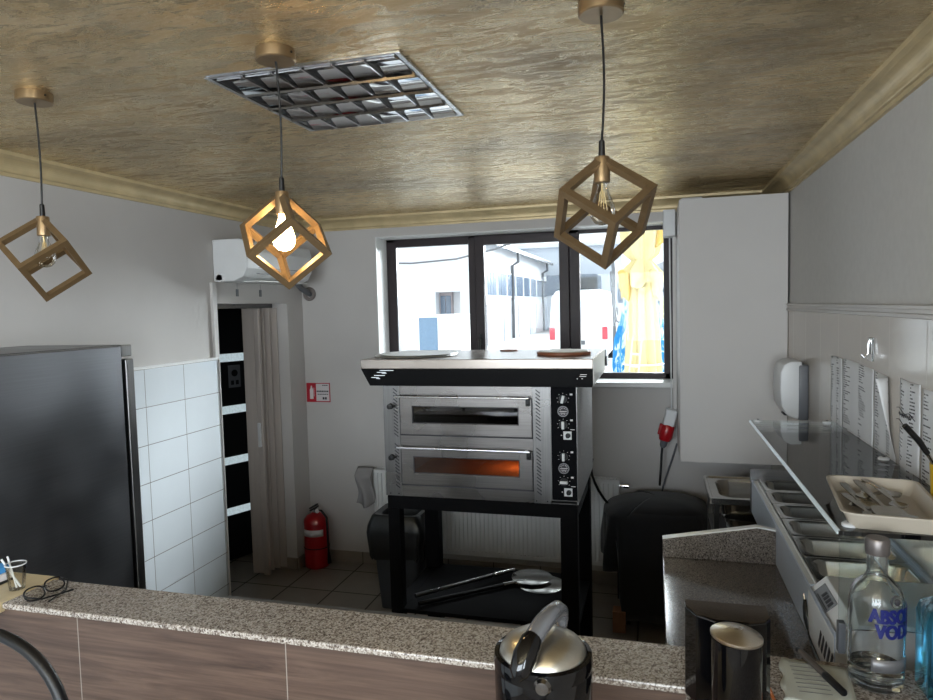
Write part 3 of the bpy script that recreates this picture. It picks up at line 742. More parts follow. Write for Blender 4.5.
MB().lathe([(0, 0), (.034, 0), (.042, -.012), (.043, -.075), (.034, -.105), (0, -.105)], (0, 0, 0), 28, Ms @ Matrix.Translation((0, 0, -.080))).build('red_body', M['red'], rs, smooth=True)
MB().box(-.052, -.030, -.02, .02, -.155, -.085, Ms).build('lid_catch', M['red'], rs, bevel=.005)
MB().lathe([(0, 0), (.024, 0), (.022, -.035), (.013, -.050), (0, -.050)], (0, 0, 0), 22, Ms @ Matrix.Translation((0, 0, -.183))).build('cable_gland', M['grey'], rs, smooth=True)
MB().tube([(.043, 4.42, .985), (.038, 4.42, .93), (.034, 4.41, .86), (.028, 4.40, .78), (.025, 4.36, .745)], .0075, 10).build('lead', M['black'], rs, smooth=True)
MB().tube([(.135, 4.53, .98), (.10, 4.53, .86), (.06, 4.53, .74), (.03, 4.53, .62)], .006, 8).build('grey_lead', M['grey'], rs, smooth=True)

# ------------------------------------------------------------------ sink and steel basin under the cabinet
sk = thing('steel_sink', 'stainless steel sink below the white wall cabinet', 'sink', (.47, 3.62, 0))
def bowl(x0, x1, y0, y1, z, depth, par, m, name, rim=.05):
    cx, cy = (x0+x1)/2, (y0+y1)/2; hx, hy = (x1-x0)/2, (y1-y0)/2
    sh = lambda L: [p+Vector((cx, cy, z)) for p in L]
    q = MB(); q.rings([sh(rrect(hx, hy, .008, -.028)), sh(rrect(hx, hy, .008, 0)), sh(rrect(hx-.012, hy-.012, .012, 0)), sh(rrect(hx-.016, hy-.016, .014, -.006)), sh(rrect(hx-rim, hy-rim, .07, -.006)),
        sh(rrect(hx-rim-.008, hy-rim-.008, .07, -.02)), sh(rrect(hx-rim-.02, hy-rim-.02, .065, -depth+.02)), sh(rrect(hx-rim-.05, hy-rim-.05, .05, -depth))], False, True)
    return q.build(name, m, par, smooth=True)
bowl(.25, .69, 3.38, 3.83, .952, .15, sk, M['pan'], 'sink_bowl')
q = MB()
for x in (.27, .65):
    for y in (3.40, 3.79): q.box(x, x+.025, y, y+.025, 0, .923)
q.box(.27, .675, 3.40, 3.815, .742, .752)
q.build('sink_frame', M['steel_v'], sk, bevel=.001)
pb = thing('steel_basin', 'rounded steel basin on the shelf under the sink', 'basin', (.44, 3.5, .755), local=True)
q = MB(); q.rings([rrect(.10, .08, .05, 0), rrect(.13, .10, .06, .012), rrect(.145, .115, .06, .085), rrect(.152, .122, .06, .088), rrect(.146, .116, .06, .088), rrect(.128, .098, .06, .014), rrect(.1, .08, .05, .006)], True, True)
q.build('bowl', M['pan'], pb, smooth=True)
pb.location = (.47, 3.53, .7525)

# ------------------------------------------------------------------ draped machine
def drape():
    rings = []; N = 96; cx, cy = .0, 4.12
    for j in range(15):
        v = j/14; out = []
        for k in range(N):
            a = 2*pi*k/N
            se = lambda c, e: math.copysign(abs(c)**e, c)
            hx, hy = .30, .24
            bx, by = se(cos(a), .55)*hx, se(sin(a), .55)*hy
            if v < .3:
                s = .04+.96*(v/.3); z = .745-.055*(v/.3)**3; fold = 0
                if cos(a) < -.3: z -= .02*(v/.3)
            else:
                q = (v-.3)/.7; s = 1+.05*sin(q*pi*.5)
                low = .12+.10*sin(a*2+.6)+.04*sin(a*5)
                if cos(a) < -.55: low = .34
                elif sin(a) < -.5 and -.4 < cos(a) < .2: low = .07
                z = .69-(.69-max(.03, low))*q
                fold = min(1, q*1.6)*(.06*sin(a*9+1.7*sin(a*3))+.02*sin(a*21+2*q))
            x = cx+bx*s*(1+fold); y = cy+by*s*(1+fold)
            x += .012*sin(a*7+4*v)*v; out.append(Vector((x, min(y, 4.415), z)))
        rings.append(out)
    m = MB(); m.rings(rings, True, False); return m
dm = thing('covered_machine', 'kitchen machine under a draped black cloth beside the oven', 'covered machine', (0, 4.05, 0))
o = drape().build('black_cover', M['cloth'], dm, smooth=True); so = o.modifiers.new('thick', 'SOLIDIFY'); so.thickness = .004; so.offset = -1
q = MB(); q.box(-.22, .22, 3.96, 4.30, .16, .64)
for x in (-.20, .16):
    for y in (3.98, 4.24): q.box(x, x+.05, y, y+.05, 0, .16)
q.build('machine_body', M['black_metal'], dm)
tag(B(-.245, -.172, 3.86, 3.94, .0, .125).build('wooden_block', M['block'], None, bevel=.003), 'short raw wooden block on the floor under the black cover', 'block')

# ------------------------------------------------------------------ radiator with rag
rd = thing('radiator', 'long white panel radiator below the window', 'radiator', (-1.08, 4.47, .16))
rx0, rx1, rz0, rz1 = -1.955, -.235, .165, .745
P = []; n = 56; st = (rx1-rx0-.03)/n
for k_ in range(n):
    x = rx0+.015+k_*st
    P += [(x, 4.432), (x+st*.32, 4.432), (x+st*.42, 4.441), (x+st*.9, 4.441)]
P = [(rx0, 4.436)]+P+[(rx1, 4.436), (rx1, 4.452), (rx0, 4.452)]
MB().prism(P, 'z', rz0+.03, rz1-.025).build('front_panel', M['white'], rd)
q = MB(); q.box(rx0, rx1, 4.430, 4.452, rz0, rz0+.03); q.box(rx0, rx1, 4.430, 4.452, rz1-.025, rz1-.008); q.box(rx0, rx1, 4.50, 4.515, rz0, rz1-.008)
q.build('edge_bands', M['white'], rd, bevel=.003)
q = MB(); q.box(rx0, rx1, 4.430, 4.436, rz1-.008, rz1); q.box(rx0, rx1, 4.509, 4.515, rz1-.008, rz1)
for k_ in range(86): q.box(rx0+.005+k_*.02, rx0+.012+k_*.02, 4.436, 4.509, rz1-.007, rz1-.002)
q.box(rx0-.004, rx0, 4.430, 4.515, rz0, rz1); q.box(rx1, rx1+.004, 4.430, 4.515, rz0, rz1)
q.build('top_grille', M['white'], rd)
q = MB(); q.cyl((rx1+.004, 4.47, .70), (rx1+.03, 4.47, .70), .009); q.cyl((rx1+.03, 4.47, .70), (rx1+.065, 4.47, .70), .017); q.cyl((rx1+.02, 4.47, .70), (rx1+.02, 4.545, .70), .007)
q.build('valve', M['chrome'], rd, smooth=True)
for x in (rx0+.03, rx0+.09): MB().cyl((x, 4.475, .0), (x, 4.475, rz0), .008, seg=12).build('feed_pipe', M['white'], rd, smooth=True)
rag = sheet('white_rag', pm('rag_cloth', (150, 147, 146), .9, var=.06, scale=14, bump=.3), lambda u, v: (-2.085+.13*u+.01*sin(6*v), 4.40+.03*sin(8*u+3*v)*(1-v)+(.055*max(0, v-.8)/.2), .505+.252*v-.03*sin(pi*u)*(1-v)), 12, 14, thick=.004)
tag(rag, 'white rag hanging over the left end of the radiator', 'rag')

for x in (rx0+.2, rx1-.2): B(x, x+.03, 4.515, 4.5495, .25, .62).build('wall_bracket', M['white'], rd)
# ------------------------------------------------------------------ bin
bn = thing('waste_bin', 'dark grey waste bin with black bag, left of the oven stand', 'bin', (-1.565, 3.98, 0))
def shf(L, c=(-1.565, 3.98, 0)): return [p+Vector(c) for p in L]
q = MB(); q.rings([shf(rrect(.125, .115, .03, .002)), shf(rrect(.165, .145, .035, .50)), shf(rrect(.16, .14, .035, .50)), shf(rrect(.12, .11, .03, .01))], True, True); q.build('bin_body', M['bin'], bn, smooth=True)
q = MB(); L0 = []
for hx, hy, z, am in ((.168, .150, .335, .010), (.180, .162, .36, .007), (.190, .170, .44, .003), (.197, .175, .50, .0), (.190, .168, .545, 0), (.168, .148, .60, 0), (.155, .135, .612, 0), (.12, .1, .605, 0), (.105, .09, .57, 0), (.10, .085, .40, 0)):
    R_ = shf(rrect(hx, hy, .05, z, 9)); c_ = Vector((-1.565, 3.98, z))
    R_ = [c_+(p-c_)*(1+am*7*sin(i*2.3)) + Vector((0, 0, am*1.2*sin(i*1.7))) for i, p in enumerate(R_)]
    L0.append(R_)
q.rings(L0, False, True); q.build('black_bag', M['bag'], bn, smooth=True)

# ------------------------------------------------------------------ pizza oven, stand, hood
st_ = thing('oven_stand', 'black steel stand carrying the pizza oven', 'stand', (-.83, 3.4, 0))
for x0, x1, y0_, y1_ in ((-1.298, -1.235, 3.10, 3.16), (-.432, -.352, 3.10, 3.16), (-1.30, -1.215, 3.65, 3.72), (-.41, -.345, 3.65, 3.72)):
    B(x0, x1, y0_, y1_, 0, .90).build('leg', M['black_metal'], st_, bevel=.003)
q = MB(); q.box(-1.298, -.352, 3.10, 3.16, .90, .9645); q.box(-1.30, -.345, 3.65, 3.72, .90, .9645); q.box(-1.298, -1.235, 3.16, 3.65, .90, .9645); q.box(-.415, -.352, 3.16, 3.65, .90, .9645)
q.build('top_rails', M['black_metal'], st_, bevel=.002)
q = MB(); q.box(-1.235, -.432, 3.10, 3.72, .365, .385); q.box(-1.298, -1.235, 3.165, 3.645, .365, .385); q.box(-.432, -.352, 3.165, 3.645, .365, .385)
q.build('lower_shelf', M['black_metal'], st_, bevel=.002)

ov = thing('pizza_oven', 'stainless steel two-deck pizza oven on a black stand', 'oven', (-.83, 3.48, .966))
OX0, OX1, OY0, OY1, OZ0, OZ1 = -1.303, -.347, 3.10, 3.86, .966, 1.532
q = MB(); q.box(OX0, OX0+.004, OY0+.004, OY1, OZ0, OZ1); q.box(OX0+.004, OX1-.004, OY0+.004, OY1, OZ1-.004, OZ1)
q.box(OX0+.004, OX1-.004, OY0+.004, OY1, OZ0, OZ0+.004); q.box(OX0+.004, OX1-.004, OY1-.004, OY1, OZ0+.004, OZ1-.004)
q.build('casing', M['steel_v'], ov)
B(OX1-.003, OX1+.001, OY0+.004, OY1, OZ0, OZ1).build('side_panel', pm('dusty_steel', (150, 150, 150), .38, .8, var=.22, scale=70), ov)
DX0, DX1 = -1.216, -.553
q = MB(); q.box(DX0-.002, DX1, OY0, OY0+.004, 1.463, OZ1); q.box(DX0-.002, DX1, OY0, OY0+.004, 1.214, 1.276); q.box(DX0-.002, DX1, OY0, OY0+.004, OZ0, 1.024)
q.build('front_fascia', M['steel'], ov, bevel=.001)
q = MB(); q.box(OX0, DX0-.002, OY0-.004, OY0+.004, OZ0, OZ1); lc = q.build('left_column', M['steel_v'], ov, bevel=.0015)
q = MB(); q.box(DX1, -.470, OY0-.004, OY0+.004, OZ0, OZ1); rc = q.build('right_column', M['steel_v'], ov, bevel=.0015)
for par, xa, tl in ((lc, -1.246, 1), (rc, -.535, 1)):
    q = MB(); k_ = 0
    while k_ < 30:
        z = OZ1-.035-k_*.0172
        if k_ not in (14, 15, 29):
            Mt = Matrix.Translation((xa+.008, OY0-.0042, z)) @ Matrix.Rotation(radians(38*tl), 4, 'Y')
            q.box(-.0135, .0135, -.0006, .0006, -.0026, .0026, Mt)
        k_ += 1
    q.build('louvres', M['ink'], par)
    q = MB()
    for xx in (xa-.032 if par is lc else xa-.006, xa+.012 if par is lc else xa+.046):
        for z in (OZ1-.012, OZ0+.012): q.lathe([(0, 0), (.0035, 0), (.0035, .0015), (0, .0015)], (0, 0, 0), 10, Matrix.Translation((xx, OY0-.004, z)) @ Matrix.Rotation(pi/2, 4, 'X'))
    q.build('screws', M['black'], par)
for z in (1.417, 1.162):
    q = MB(); q.lathe([(0, 0), (.014, 0), (.015, .006), (.010, .010), (.010, .020), (.013, .026), (0, .028)], (0, 0, 0), 20, Matrix.Translation((-1.262, OY0-.004, z)) @ Matrix.Rotation(pi/2, 4, 'X'))
    q.cyl((-1.252, OY0-.014, z), (-1.236, OY0-.014, z+.002), .005)
    q.build('vent_knob', M['black'], ov, smooth=True)
def deck(z0, z1, gz0, gz1, hz, lit):
    d = MB(); gx0, gx1 = -1.151, -.618; yf = OY0-.010
    d.box(DX0+.004, gx0, yf, OY0-.001, z0, z1); d.box(gx1, DX1-.004, yf, OY0-.001, z0, z1); d.box(gx0, gx1, yf, OY0-.001, z0, gz0); d.box(gx0, gx1, yf, OY0-.001, gz1, z1)
    dr = d.build('oven_door', M['steel'], ov, bevel=.001)
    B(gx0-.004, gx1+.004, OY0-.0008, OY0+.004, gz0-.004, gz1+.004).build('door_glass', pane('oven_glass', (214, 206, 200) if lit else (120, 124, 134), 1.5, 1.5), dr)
    g_ = MB(); t_ = .004
    g_.box(gx0, gx0+t_, yf+.001, OY0-.001, gz0, gz1); g_.box(gx1-t_, gx1, yf+.001, OY0-.001, gz0, gz1); g_.box(gx0+t_, gx1-t_, yf+.001, OY0-.001, gz0, gz0+t_); g_.box(gx0+t_, gx1-t_, yf+.001, OY0-.001, gz1-t_, gz1)
    g_.build('gasket', M['ink'], dr)
    hb = MB(); hb.cyl((DX0-.012, OY0-.035, hz), (DX1-.012, OY0-.035, hz), .0055, seg=16)
    for x in (DX0+.004, DX1-.030): hb.box(x-.005, x+.008, OY0-.036, yf, hz-.006, hz+.004)
    hb.build('handle', M['steel_lite'], dr, smooth=False)
    hg = MB(); hg.box(DX1-.030, DX1-.010, OY0-.022, yf, hz-.040, hz-.006); hg.cyl((DX1-.020, OY0-.028, hz-.03), (DX1-.020, OY0-.010, hz-.03), .006); hg.build('hinge', M['black'], dr, bevel=.002)
    gp = MB(); gp.box(DX0-.003, DX0+.004, OY0-.003, OY0+.002, z0-.009, z1); gp.box(DX0-.003, DX1, OY0-.003, OY0+.002, z0-.009, z0-.001); gp.box(DX1-.004, DX1, OY0-.003, OY0+.002, z0-.006, z1)
    gp.build('door_gap', M['ink'], ov)
    # chamber
    cx0, cx1, cz0, cz1 = -1.20, -.565, gz0-.025, gz1+.03; c = MB(); li = M['oven_in'] if lit else M['unlit_lining']
    c.box(cx0-.003, cx0, OY0+.006, 3.70, cz0, cz1); c.box(cx1, cx1+.003, OY0+.006, 3.70, cz0, cz1); c.box(cx0, cx1, 3.70, 3.703, cz0, cz1); c.box(cx0, cx1, OY0+.006, 3.70, cz1, cz1+.003)
    c.box(cx0-.003, gx0, OY0+.004, OY0+.008, cz0, cz1+.003); c.box(gx1, cx1+.003, OY0+.004, OY0+.008, cz0, cz1+.003); c.box(gx0, gx1, OY0+.004, OY0+.008, gz1, cz1+.003)
    c.build('chamber', li, ov)
    s_ = MB(); s_.box(cx0, -.885, OY0+.008, 3.70, cz0-.012, cz0); s_.box(-.881, cx1, OY0+.008, 3.70, cz0-.012, cz0); s_.build('stone_floor', M['stone'] if lit else M['unlit_lining'], ov)
    if lit:
        MB().ball((-.60, 3.50, cz1-.03), .014).build('chamber_lamp', M['oven_lamp'], ov, smooth=True)
        la = bpy.data.lights.new('oven_chamber_light', 'POINT'); la.energy = .8; la.color = (1, .38, .12); la.shadow_soft_size = .02
        lo = bpy.data.objects.new('oven_chamber_light', la); COL.objects.link(lo); lo.location = (-.68, 3.40, cz1-.045)
deck(1.280, 1.461, 1.335, 1.420, 1.468, False)
deck(1.030, 1.211, 1.086, 1.171, 1.216, True)
# control panel
cp = B(-.466, OX1, OY0-.006, OY0+.004, .988, OZ1).build('control_panel', pm('panel_black', (5, 6, 9), .6, Specular__IOR__Level=.06), ov, bevel=.001)
q = MB(); q.box(-.470, -.466, OY0-.009, OY0+.004, .984, OZ1); q.box(OX1-.002, OX1+.001, OY0-.009, OY0+.004, .984, OZ1); q.box(-.466, OX1, OY0-.009, OY0+.004, .984, .988)
q.build('panel_edge', M['steel_v'], cp)
RX = Matrix.Rotation(pi/2, 4, 'X'); yp = OY0-.006
for z, kind in ((1.463, 'v'), (1.406, 'dial'), (1.343, 'v'), (1.294, 'sw'), (1.194, 'v'), (1.139, 'dial'), (1.075, 'h'), (1.027, 'sw')):
    x = -.410 if kind != 'sw' else -.391
    if kind in 'vh':
        q = MB(); q.lathe([(0, 0), (.019, 0), (.018, .008), (0, .008)], (0, 0, 0), 24, Matrix.Translation((x, yp, z)) @ RX); kb = q.build('knob', M['black'], cp, smooth=True)
        tl = .25 if z > 1.4 else 0
        Mt = Matrix.Translation((x, yp-.008, z)) @ Matrix.Rotation(tl if kind == 'v' else pi/2, 4, 'Y')
        MB().box(-.006, .006, -.012, 0, -.018, .018, Mt).build('grip', M['plastic_w'], kb, bevel=.002)
    elif kind == 'dial':
        q = MB(); q.lathe([(.021, 0), (.025, 0), (.025, .005), (.021, .005)], (0, 0, 0), 32, Matrix.Translation((x, yp, z)) @ RX, False, False); q.build('thermometer_ring', M['label_grey'], cp, smooth=True)
        q = MB(); q.lathe([(0, 0), (.021, 0), (.021, .002), (0, .002)], (0, 0, 0), 32, Matrix.Translation((x, yp, z)) @ RX); fc = q.build('thermometer_face', M['ink'], cp)
        q = MB()
        for k_ in range(12):
            a = 2*pi*k_/12; q.box(-.0008, .0008, -.0006, 0, .013, .018, Matrix.Translation((x, yp-.002, z)) @ Matrix.Rotation(a, 4, 'Y'))
        q.box(-.013, .013, -.0006, 0, -.0012, .0012, Matrix.Translation((x, yp-.002, z))); q.box(-.009, .009, -.0006, 0, -.009, -.007, Matrix.Translation((x, yp-.002, z)))
        q.build('scale_marks', M['sign_white'], fc)
    else:
        sw = B(x-.019, x+.019, yp-.004, yp, z-.019, z+.019).build('switch_plate', M['plastic_w'], cp, bevel=.001)
        q = MB(); q.lathe([(0, 0), (.012, 0), (.011, .010), (0, .010)], (0, 0, 0), 20, Matrix.Translation((x+.003, yp-.004, z)) @ RX); q.box(-.003, .003, -.018, -.004, -.011, .011, Matrix.Translation((x+.003, yp, z)) @ Matrix.Rotation(.6, 4, 'Y')); q.build('rotary_switch', M['black'], sw)
q = MB()
for z in (1.463, 1.343, 1.194, 1.075):
    for k_ in range(7):
        a = radians(-120+40*k_); q.box(-.002, .002, -.0006, 0, -.001, .001, Matrix.Translation((-.410+.027*sin(a), yp, z+.027*cos(a))))
    q.box(-.378, -.366, yp-.0006, yp, z+.018, z+.026)
for z in (1.294, 1.027): q.box(-.378, -.358, yp-.0006, yp, z+.026, z+.029); q.box(-.422, -.416, yp-.0006, yp, z-.002, z+.002)
q.build('panel_print', M['sign_white'], cp)

hd = thing('oven_hood', 'wide steam hood with pale steel top over the pizza oven', 'hood', (-.8, 3.25, 1.534))
HX0, HX1, HY0, HY1 = -1.352, -.258, 2.95, 3.60
q = MB(); q.box(HX0, HX1, HY0, HY1, 1.616, 1.660)
q.build('steel_top', pm('hood_steel', (158, 149, 141), .22, .55, var=.05, scale=3, stretch=(1, 6, 1)), hd, bevel=.003)
q = MB(); z0, z1 = 1.5345, 1.616
ra = [Vector((-1.312, HY0+.01, z0)), Vector((-.264, HY0+.01, z0)), Vector((-.264, HY1-.02, z0)), Vector((-1.312, HY1-.02, z0))]
rb = [Vector((HX0, HY0+.001, z1)), Vector((HX1-.001, HY0+.001, z1)), Vector((HX1-.001, HY1, z1)), Vector((HX0, HY1, z1))]
q.rings([ra, rb]); q.build('black_skirt', pm('skirt_black', (7, 7, 9), .3, Specular__IOR__Level=.15), hd, bevel=.002)
B(-.2585, -.254, HY0, HY1, 1.545, 1.660).build('side_plate', M['white'], hd, bevel=.002)
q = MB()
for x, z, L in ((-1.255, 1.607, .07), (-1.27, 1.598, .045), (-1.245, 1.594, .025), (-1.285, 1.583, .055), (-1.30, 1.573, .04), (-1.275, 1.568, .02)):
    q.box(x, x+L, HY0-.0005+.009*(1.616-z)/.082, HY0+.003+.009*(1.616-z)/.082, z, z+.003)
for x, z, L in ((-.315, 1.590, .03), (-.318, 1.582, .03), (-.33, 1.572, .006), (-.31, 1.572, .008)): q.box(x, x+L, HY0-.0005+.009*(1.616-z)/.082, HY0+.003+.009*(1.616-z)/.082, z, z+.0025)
q.build('scuff_glints', M['chrome'], hd)  # torn vinyl and reflected highlights on the skirt, both built as bright strips
for k_, (cx, cy, r) in enumerate(((-1.160, 3.20, .208), (-1.150, 3.21, .198))):
    lab = ['round aluminium pizza screen on the left of the oven hood, lower one', 'round aluminium pizza screen on the left of the oven hood, upper one'][k_]
    q = MB(); z = 1.6605+k_*.0062; q.lathe([(0, 0), (r-.004, 0), (r, .003), (r-.002, .0058), (r-.008, .0045), (0, .0045)], (cx, cy, z), 56)
    tag(q.build('pizza_screen', M['alu'], None, smooth=True), lab, 'pizza screen', 'pizza screens on the oven hood')
bd = thing('round_board', 'round brown wooden board on the right of the oven hood', 'board', (-.42, 3.23, 1.6605))
MB().lathe([(0, 0), (.125, 0), (.129, .004), (.129, .013), (.126, .015), (0, .015)], (-.42, 3.23, 1.6605), 48).build('wooden_rim', M['board'], bd, smooth=True)
MB().lathe([(0, 0), (.118, 0), (.116, .003), (0, .003)], (-.42, 3.23, 1.676), 48).build('pale_top', M['tray'], bd, smooth=True)  # paler disc on top of the board
tag(MB().lathe([(0, 0), (.045, 0), (.048, .003), (.045, .006), (0, .006)], (-.745, 3.50, 1.6605), 28).build('small_plate', M['board'], None, smooth=True), 'small dark round plate at the back of the oven hood', 'plate')
q = MB(); q.tube([(-.350, 3.862, 1.01), (-.362, 3.93, .95), (-.366, 4.01, .885), (-.355, 4.07, .82), (-.335, 4.11, .76), (-.305, 4.13, .705), (-.27, 4.13, .665)], .008, 10)
tag(q.build('oven_cable', M['black'], None, smooth=True), 'thick black cable drooping from the oven to the black cover', 'cable')

# peels on the stand's shelf
def peel(lab, p, q_, c, r, m):
    t = thing('pizza_peel', lab, 'pizza peel', c, group='pizza peels on the stand shelf')
    c = Vector(c); q_ = Vector(q_); p = Vector(p)
    MB().lathe([(0, 0), (r, 0), (r+.002, .0015), (r, .003), (0, .003)], c, 48).build('blade', M['pan'], t, smooth=True)
    MB().tube([p, q_], .011, 12).build('handle', m, t, smooth=True)
    d = (q_-p).normalized(); MB().tube([q_-d*.03, q_+d*.11], [.014, .009], 12).build('ferrule', M['pan'], t, smooth=True)
    return t
peel('round steel pizza peel lying lower on the black shelf', (-1.16, 3.13, .405), (-.77, 3.47, .402), (-.60, 3.54, .3865), .125, M['black'])
peel('round steel pizza peel lying on top, thin handle toward the left', (-1.18, 3.14, .440), (-.84, 3.55, .422), (-.66, 3.58, .405), .11, M['steel_v'])

# ------------------------------------------------------------------ fire sign and extinguisher
sg = thing('fire_sign', 'red and white fire extinguisher sign on the back wall', 'sign', (-2.435, 4.545, 1.285))
B(-2.532, -2.338, 4.5462, 4.5498, 1.212, 1.356).build('sign_plate', M['red_sign'], sg)
B(-2.452, -2.344, 4.5455, 4.5462, 1.220, 1.350).build('white_field', M['sign_white'], sg)
q = MB(); q.prism([(-2.505, 1.235), (-2.476, 1.235), (-2.476, 1.305), (-2.483, 1.318), (-2.486, 1.335), (-2.495, 1.335), (-2.498, 1.318), (-2.505, 1.305)], 'y', 4.5455, 4.5462); q.box(-2.472, -2.468, 4.5455, 4.5462, 1.255, 1.32)
q.build('pictogram', M['sign_white'], sg)
q = MB()
for x0, x1, z, h in ((-2.40, -2.352, 1.335, .007), (-2.448, -2.348, 1.288, .011), (-2.44, -2.35, 1.268, .006), (-2.40, -2.362, 1.232, .018)):
    n = max(2, int((x1-x0)/.014))
    for k_ in range(n): q.box(x0+(x1-x0)*k_/n, x0+(x1-x0)*(k_+.78)/n, 4.5450, 4.5455, z, z+h)
q.build('printing', M['ink'], sg)
ex = thing('fire_extinguisher', 'red fire extinguisher on the floor in the back corner', 'fire extinguisher', (-2.432, 4.43, 0))
ec = (-2.432, 4.43, 0)
MB().lathe([(0, .002), (.082, .002), (.090, .012), (.092, .02), (.092, .33), (.086, .36), (.066, .385), (.036, .40), (.028, .408), (0, .408)], ec, 48).build('cylinder', M['red'], ex, smooth=True)
q = MB(); q.lathe([(0, .408), (.022, .408), (.022, .43), (.014, .436), (0, .436)], ec, 20); q.build('valve', M['chrome'], ex, smooth=True)
q = MB(); q.box(-2.440, -2.424, 4.35, 4.47, .436, .446); q.box(-2.440, -2.424, 4.345, 4.46, .455, .463, Matrix.Translation((0, -0.4, 1.26)) @ Matrix.Identity(4) @ Matrix.Translation((0, .4, -1.26))); q.build('lever', M['black'], ex, bevel=.002)
q = MB(); q.lathe([(0, 0), (.016, 0), (.016, .012), (0, .012)], (0, 0, 0), 18, Matrix.Translation((-2.405, 4.41, .424)) @ RX); q.build('gauge', M['sign_white'], ex, smooth=True)
q = MB(); N = 14
def band(a0, a1, z0, z1):
    rs_ = []
    for z in (z0, z1): rs_.append([Vector((ec[0]+.0928*cos(radians(a0+(a1-a0)*k/N)), ec[1]+.0928*sin(radians(a0+(a1-a0)*k/N)), z)) for k in range(N+1)])
    q.rings(rs_, False, False, False)
band(-172, -30, .245, .295); band(-172, -138, .14, .34)
o = q.build('paper_label', M['sign_white'], ex, smooth=True); so = o.modifiers.new('t', 'SOLIDIFY'); so.thickness = .0008
MB().lathe([(.0925, .150), (.0945, .150), (.0945, .158), (.0925, .158)], ec, 48, None, False, False).build('strap', M['black'], ex)
q = MB(); q.tube([(-2.415, 4.42, .425), (-2.37, 4.40, .43), (-2.330, 4.40, .38), (-2.326, 4.40, .30), (-2.326, 4.40, .22), (-2.322, 4.40, .10)], .008, 10); q.tube([(-2.322, 4.40, .12), (-2.318, 4.40, .04)], [.010, .015], 14)
q.build('hose', M['black'], ex, smooth=True)

# ------------------------------------------------------------------ air conditioner and pipe
a_ = thing('air_conditioner', 'white split air conditioner above the doorway', 'air conditioner', (-2.42, 3.9, 2.08))
P = [(-2.538, 2.085), (-2.40, 2.085), (-2.335, 2.11), (-2.305, 2.16), (-2.300, 2.26), (-2.315, 2.325), (-2.36, 2.335), (-2.538, 2.335)]
MB().prism(P, 'y', 3.50, 4.28).build('body', M['plastic_w'], a_, bevel=.008, seg=3)
q = MB(); q.box(-2.40, -2.29, 3.60, 4.18, 2.082, 2.088, Matrix.Translation((0, 0, 0))); q.build('air_flap', M['white'], a_, bevel=.002)
q = MB()
for z in (2.13, 2.165): q.box(-2.330+ (z-2.13)*.5, -2.300, 3.62, 4.16, z, z+.003)
q.build('grille_lines', M['grey'], a_)
q = MB(); q.box(-2.298, -2.2955, 4.0, 4.05, 2.10, 2.12); q.build('display', M['grey'], a_)
MB().lathe([(0, 0), (.022, 0), (.024, -.03), (.018, -.045), (0, -.045)], (0, 0, 0), 18, Matrix.Translation((-2.50, 3.50, 2.105)) @ Matrix.Rotation(-pi/2, 4, 'X') @ Matrix.Rotation(pi, 4, 'X')).build('drain_cap', M['plastic_w'], a_, smooth=True)
q = MB(); q.tube([(-2.49, 4.28, 2.16), (-2.485, 4.34, 2.12), (-2.48, 4.44, 2.06), (-2.475, 4.52, 2.03), (-2.475, 4.555, 2.022)], .021, 16); q.build('wrapped_pipe', M['grey'], a_, smooth=True)
q = MB(); q.lathe([(.026, 0), (.050, 0), (.052, .010), (.044, .018), (.026, .018)], (0, 0, 0), 28, Matrix.Translation((-2.474, 4.5495, 2.022)) @ RX, False, False); q.build('pipe_collar', pm('pipe_collar', (120, 112, 108), .5, var=.1), a_, smooth=True)
for yy, lab in ((3.72, 'small paper clip tag hanging below the air conditioner, left one'), (3.98, 'small grey tag hanging below the air conditioner, right one')):
    q = MB(); q.box(XL+.0005, XL+.006, yy, yy+.022, 2.0, 2.045); q.tube([(XL+.004, yy+.011, 2.045), (XL+.004, yy+.011, 2.084)], .001, 6)
    tag(q.build('hanging_tag', M['grey'], None), lab, 'tag', 'tags hanging below the air conditioner')

# ------------------------------------------------------------------ fridge
fr = thing('steel_fridge', 'tall dark stainless steel fridge at the left wall', 'fridge', (-2.26, 1.90, 0), rotz=0, local=True)
# local: front faces +X; +Y is the far side
B(-.26, .215, -.30, .315, .06, 1.783).build('cabinet_body', M['steel_dark'], fr, bevel=.003)
B(.2155, .262, .264, .315, 1.738, 1.783).build('hinge_cover', M['steel_v'], fr, bevel=.003)
B(.22, .262, -.30, .260, .10, 1.781).build('fridge_door', M['steel_dark'], fr, bevel=.004)
q = MB(); q.box(.22, .268, .276, .316, .10, 1.728); q.build('door_grip', M['steel_v'], fr, bevel=.004)
B(.218, .240, .262, .276, .10, 1.728).build('grip_recess', M['ink'], fr)
q = MB()
for x in (-.22, .17):
    for y in (-.26, .25): q.cyl((x, y, 0), (x, y, .06), .018)
q.build('feet', M['black'], fr)

# ------------------------------------------------------------------ things on the bar
bt = (.425, 1.485)   # vodka bottle
vb = thing('vodka_bottle', 'clear vodka bottle with blue lettering and grey cap on the bar', 'bottle', (bt[0], bt[1], 1.1205))
zb = 1.1205
outer = [(0, .004), (.040, .0), (.048, .006), (.050, .016), (.050, .150), (.0495, .172), (.046, .192), (.038, .208), (.026, .219), (.020, .226), (.0185, .235), (.0185, .262), (.0195, .266), (.0195, .272), (.016, .272)]
inner = [(.015, .272), (.015, .236), (.017, .226), (.024, .215), (.035, .204), (.043, .189), (.0465, .170), (.047, .150), (.047, .022), (.040, .016), (0, .014)]
MB().lathe(outer+inner, (bt[0], bt[1], zb), 56, None, True, True).build('glass_body', M['clear_glass'], vb, smooth=True)
MB().lathe([(0, .0135), (.0402, .0155), (.0472, .022), (.0472, .046), (0, .046)], (bt[0], bt[1], zb), 56).build('vodka', M['spirit'], vb, smooth=True)
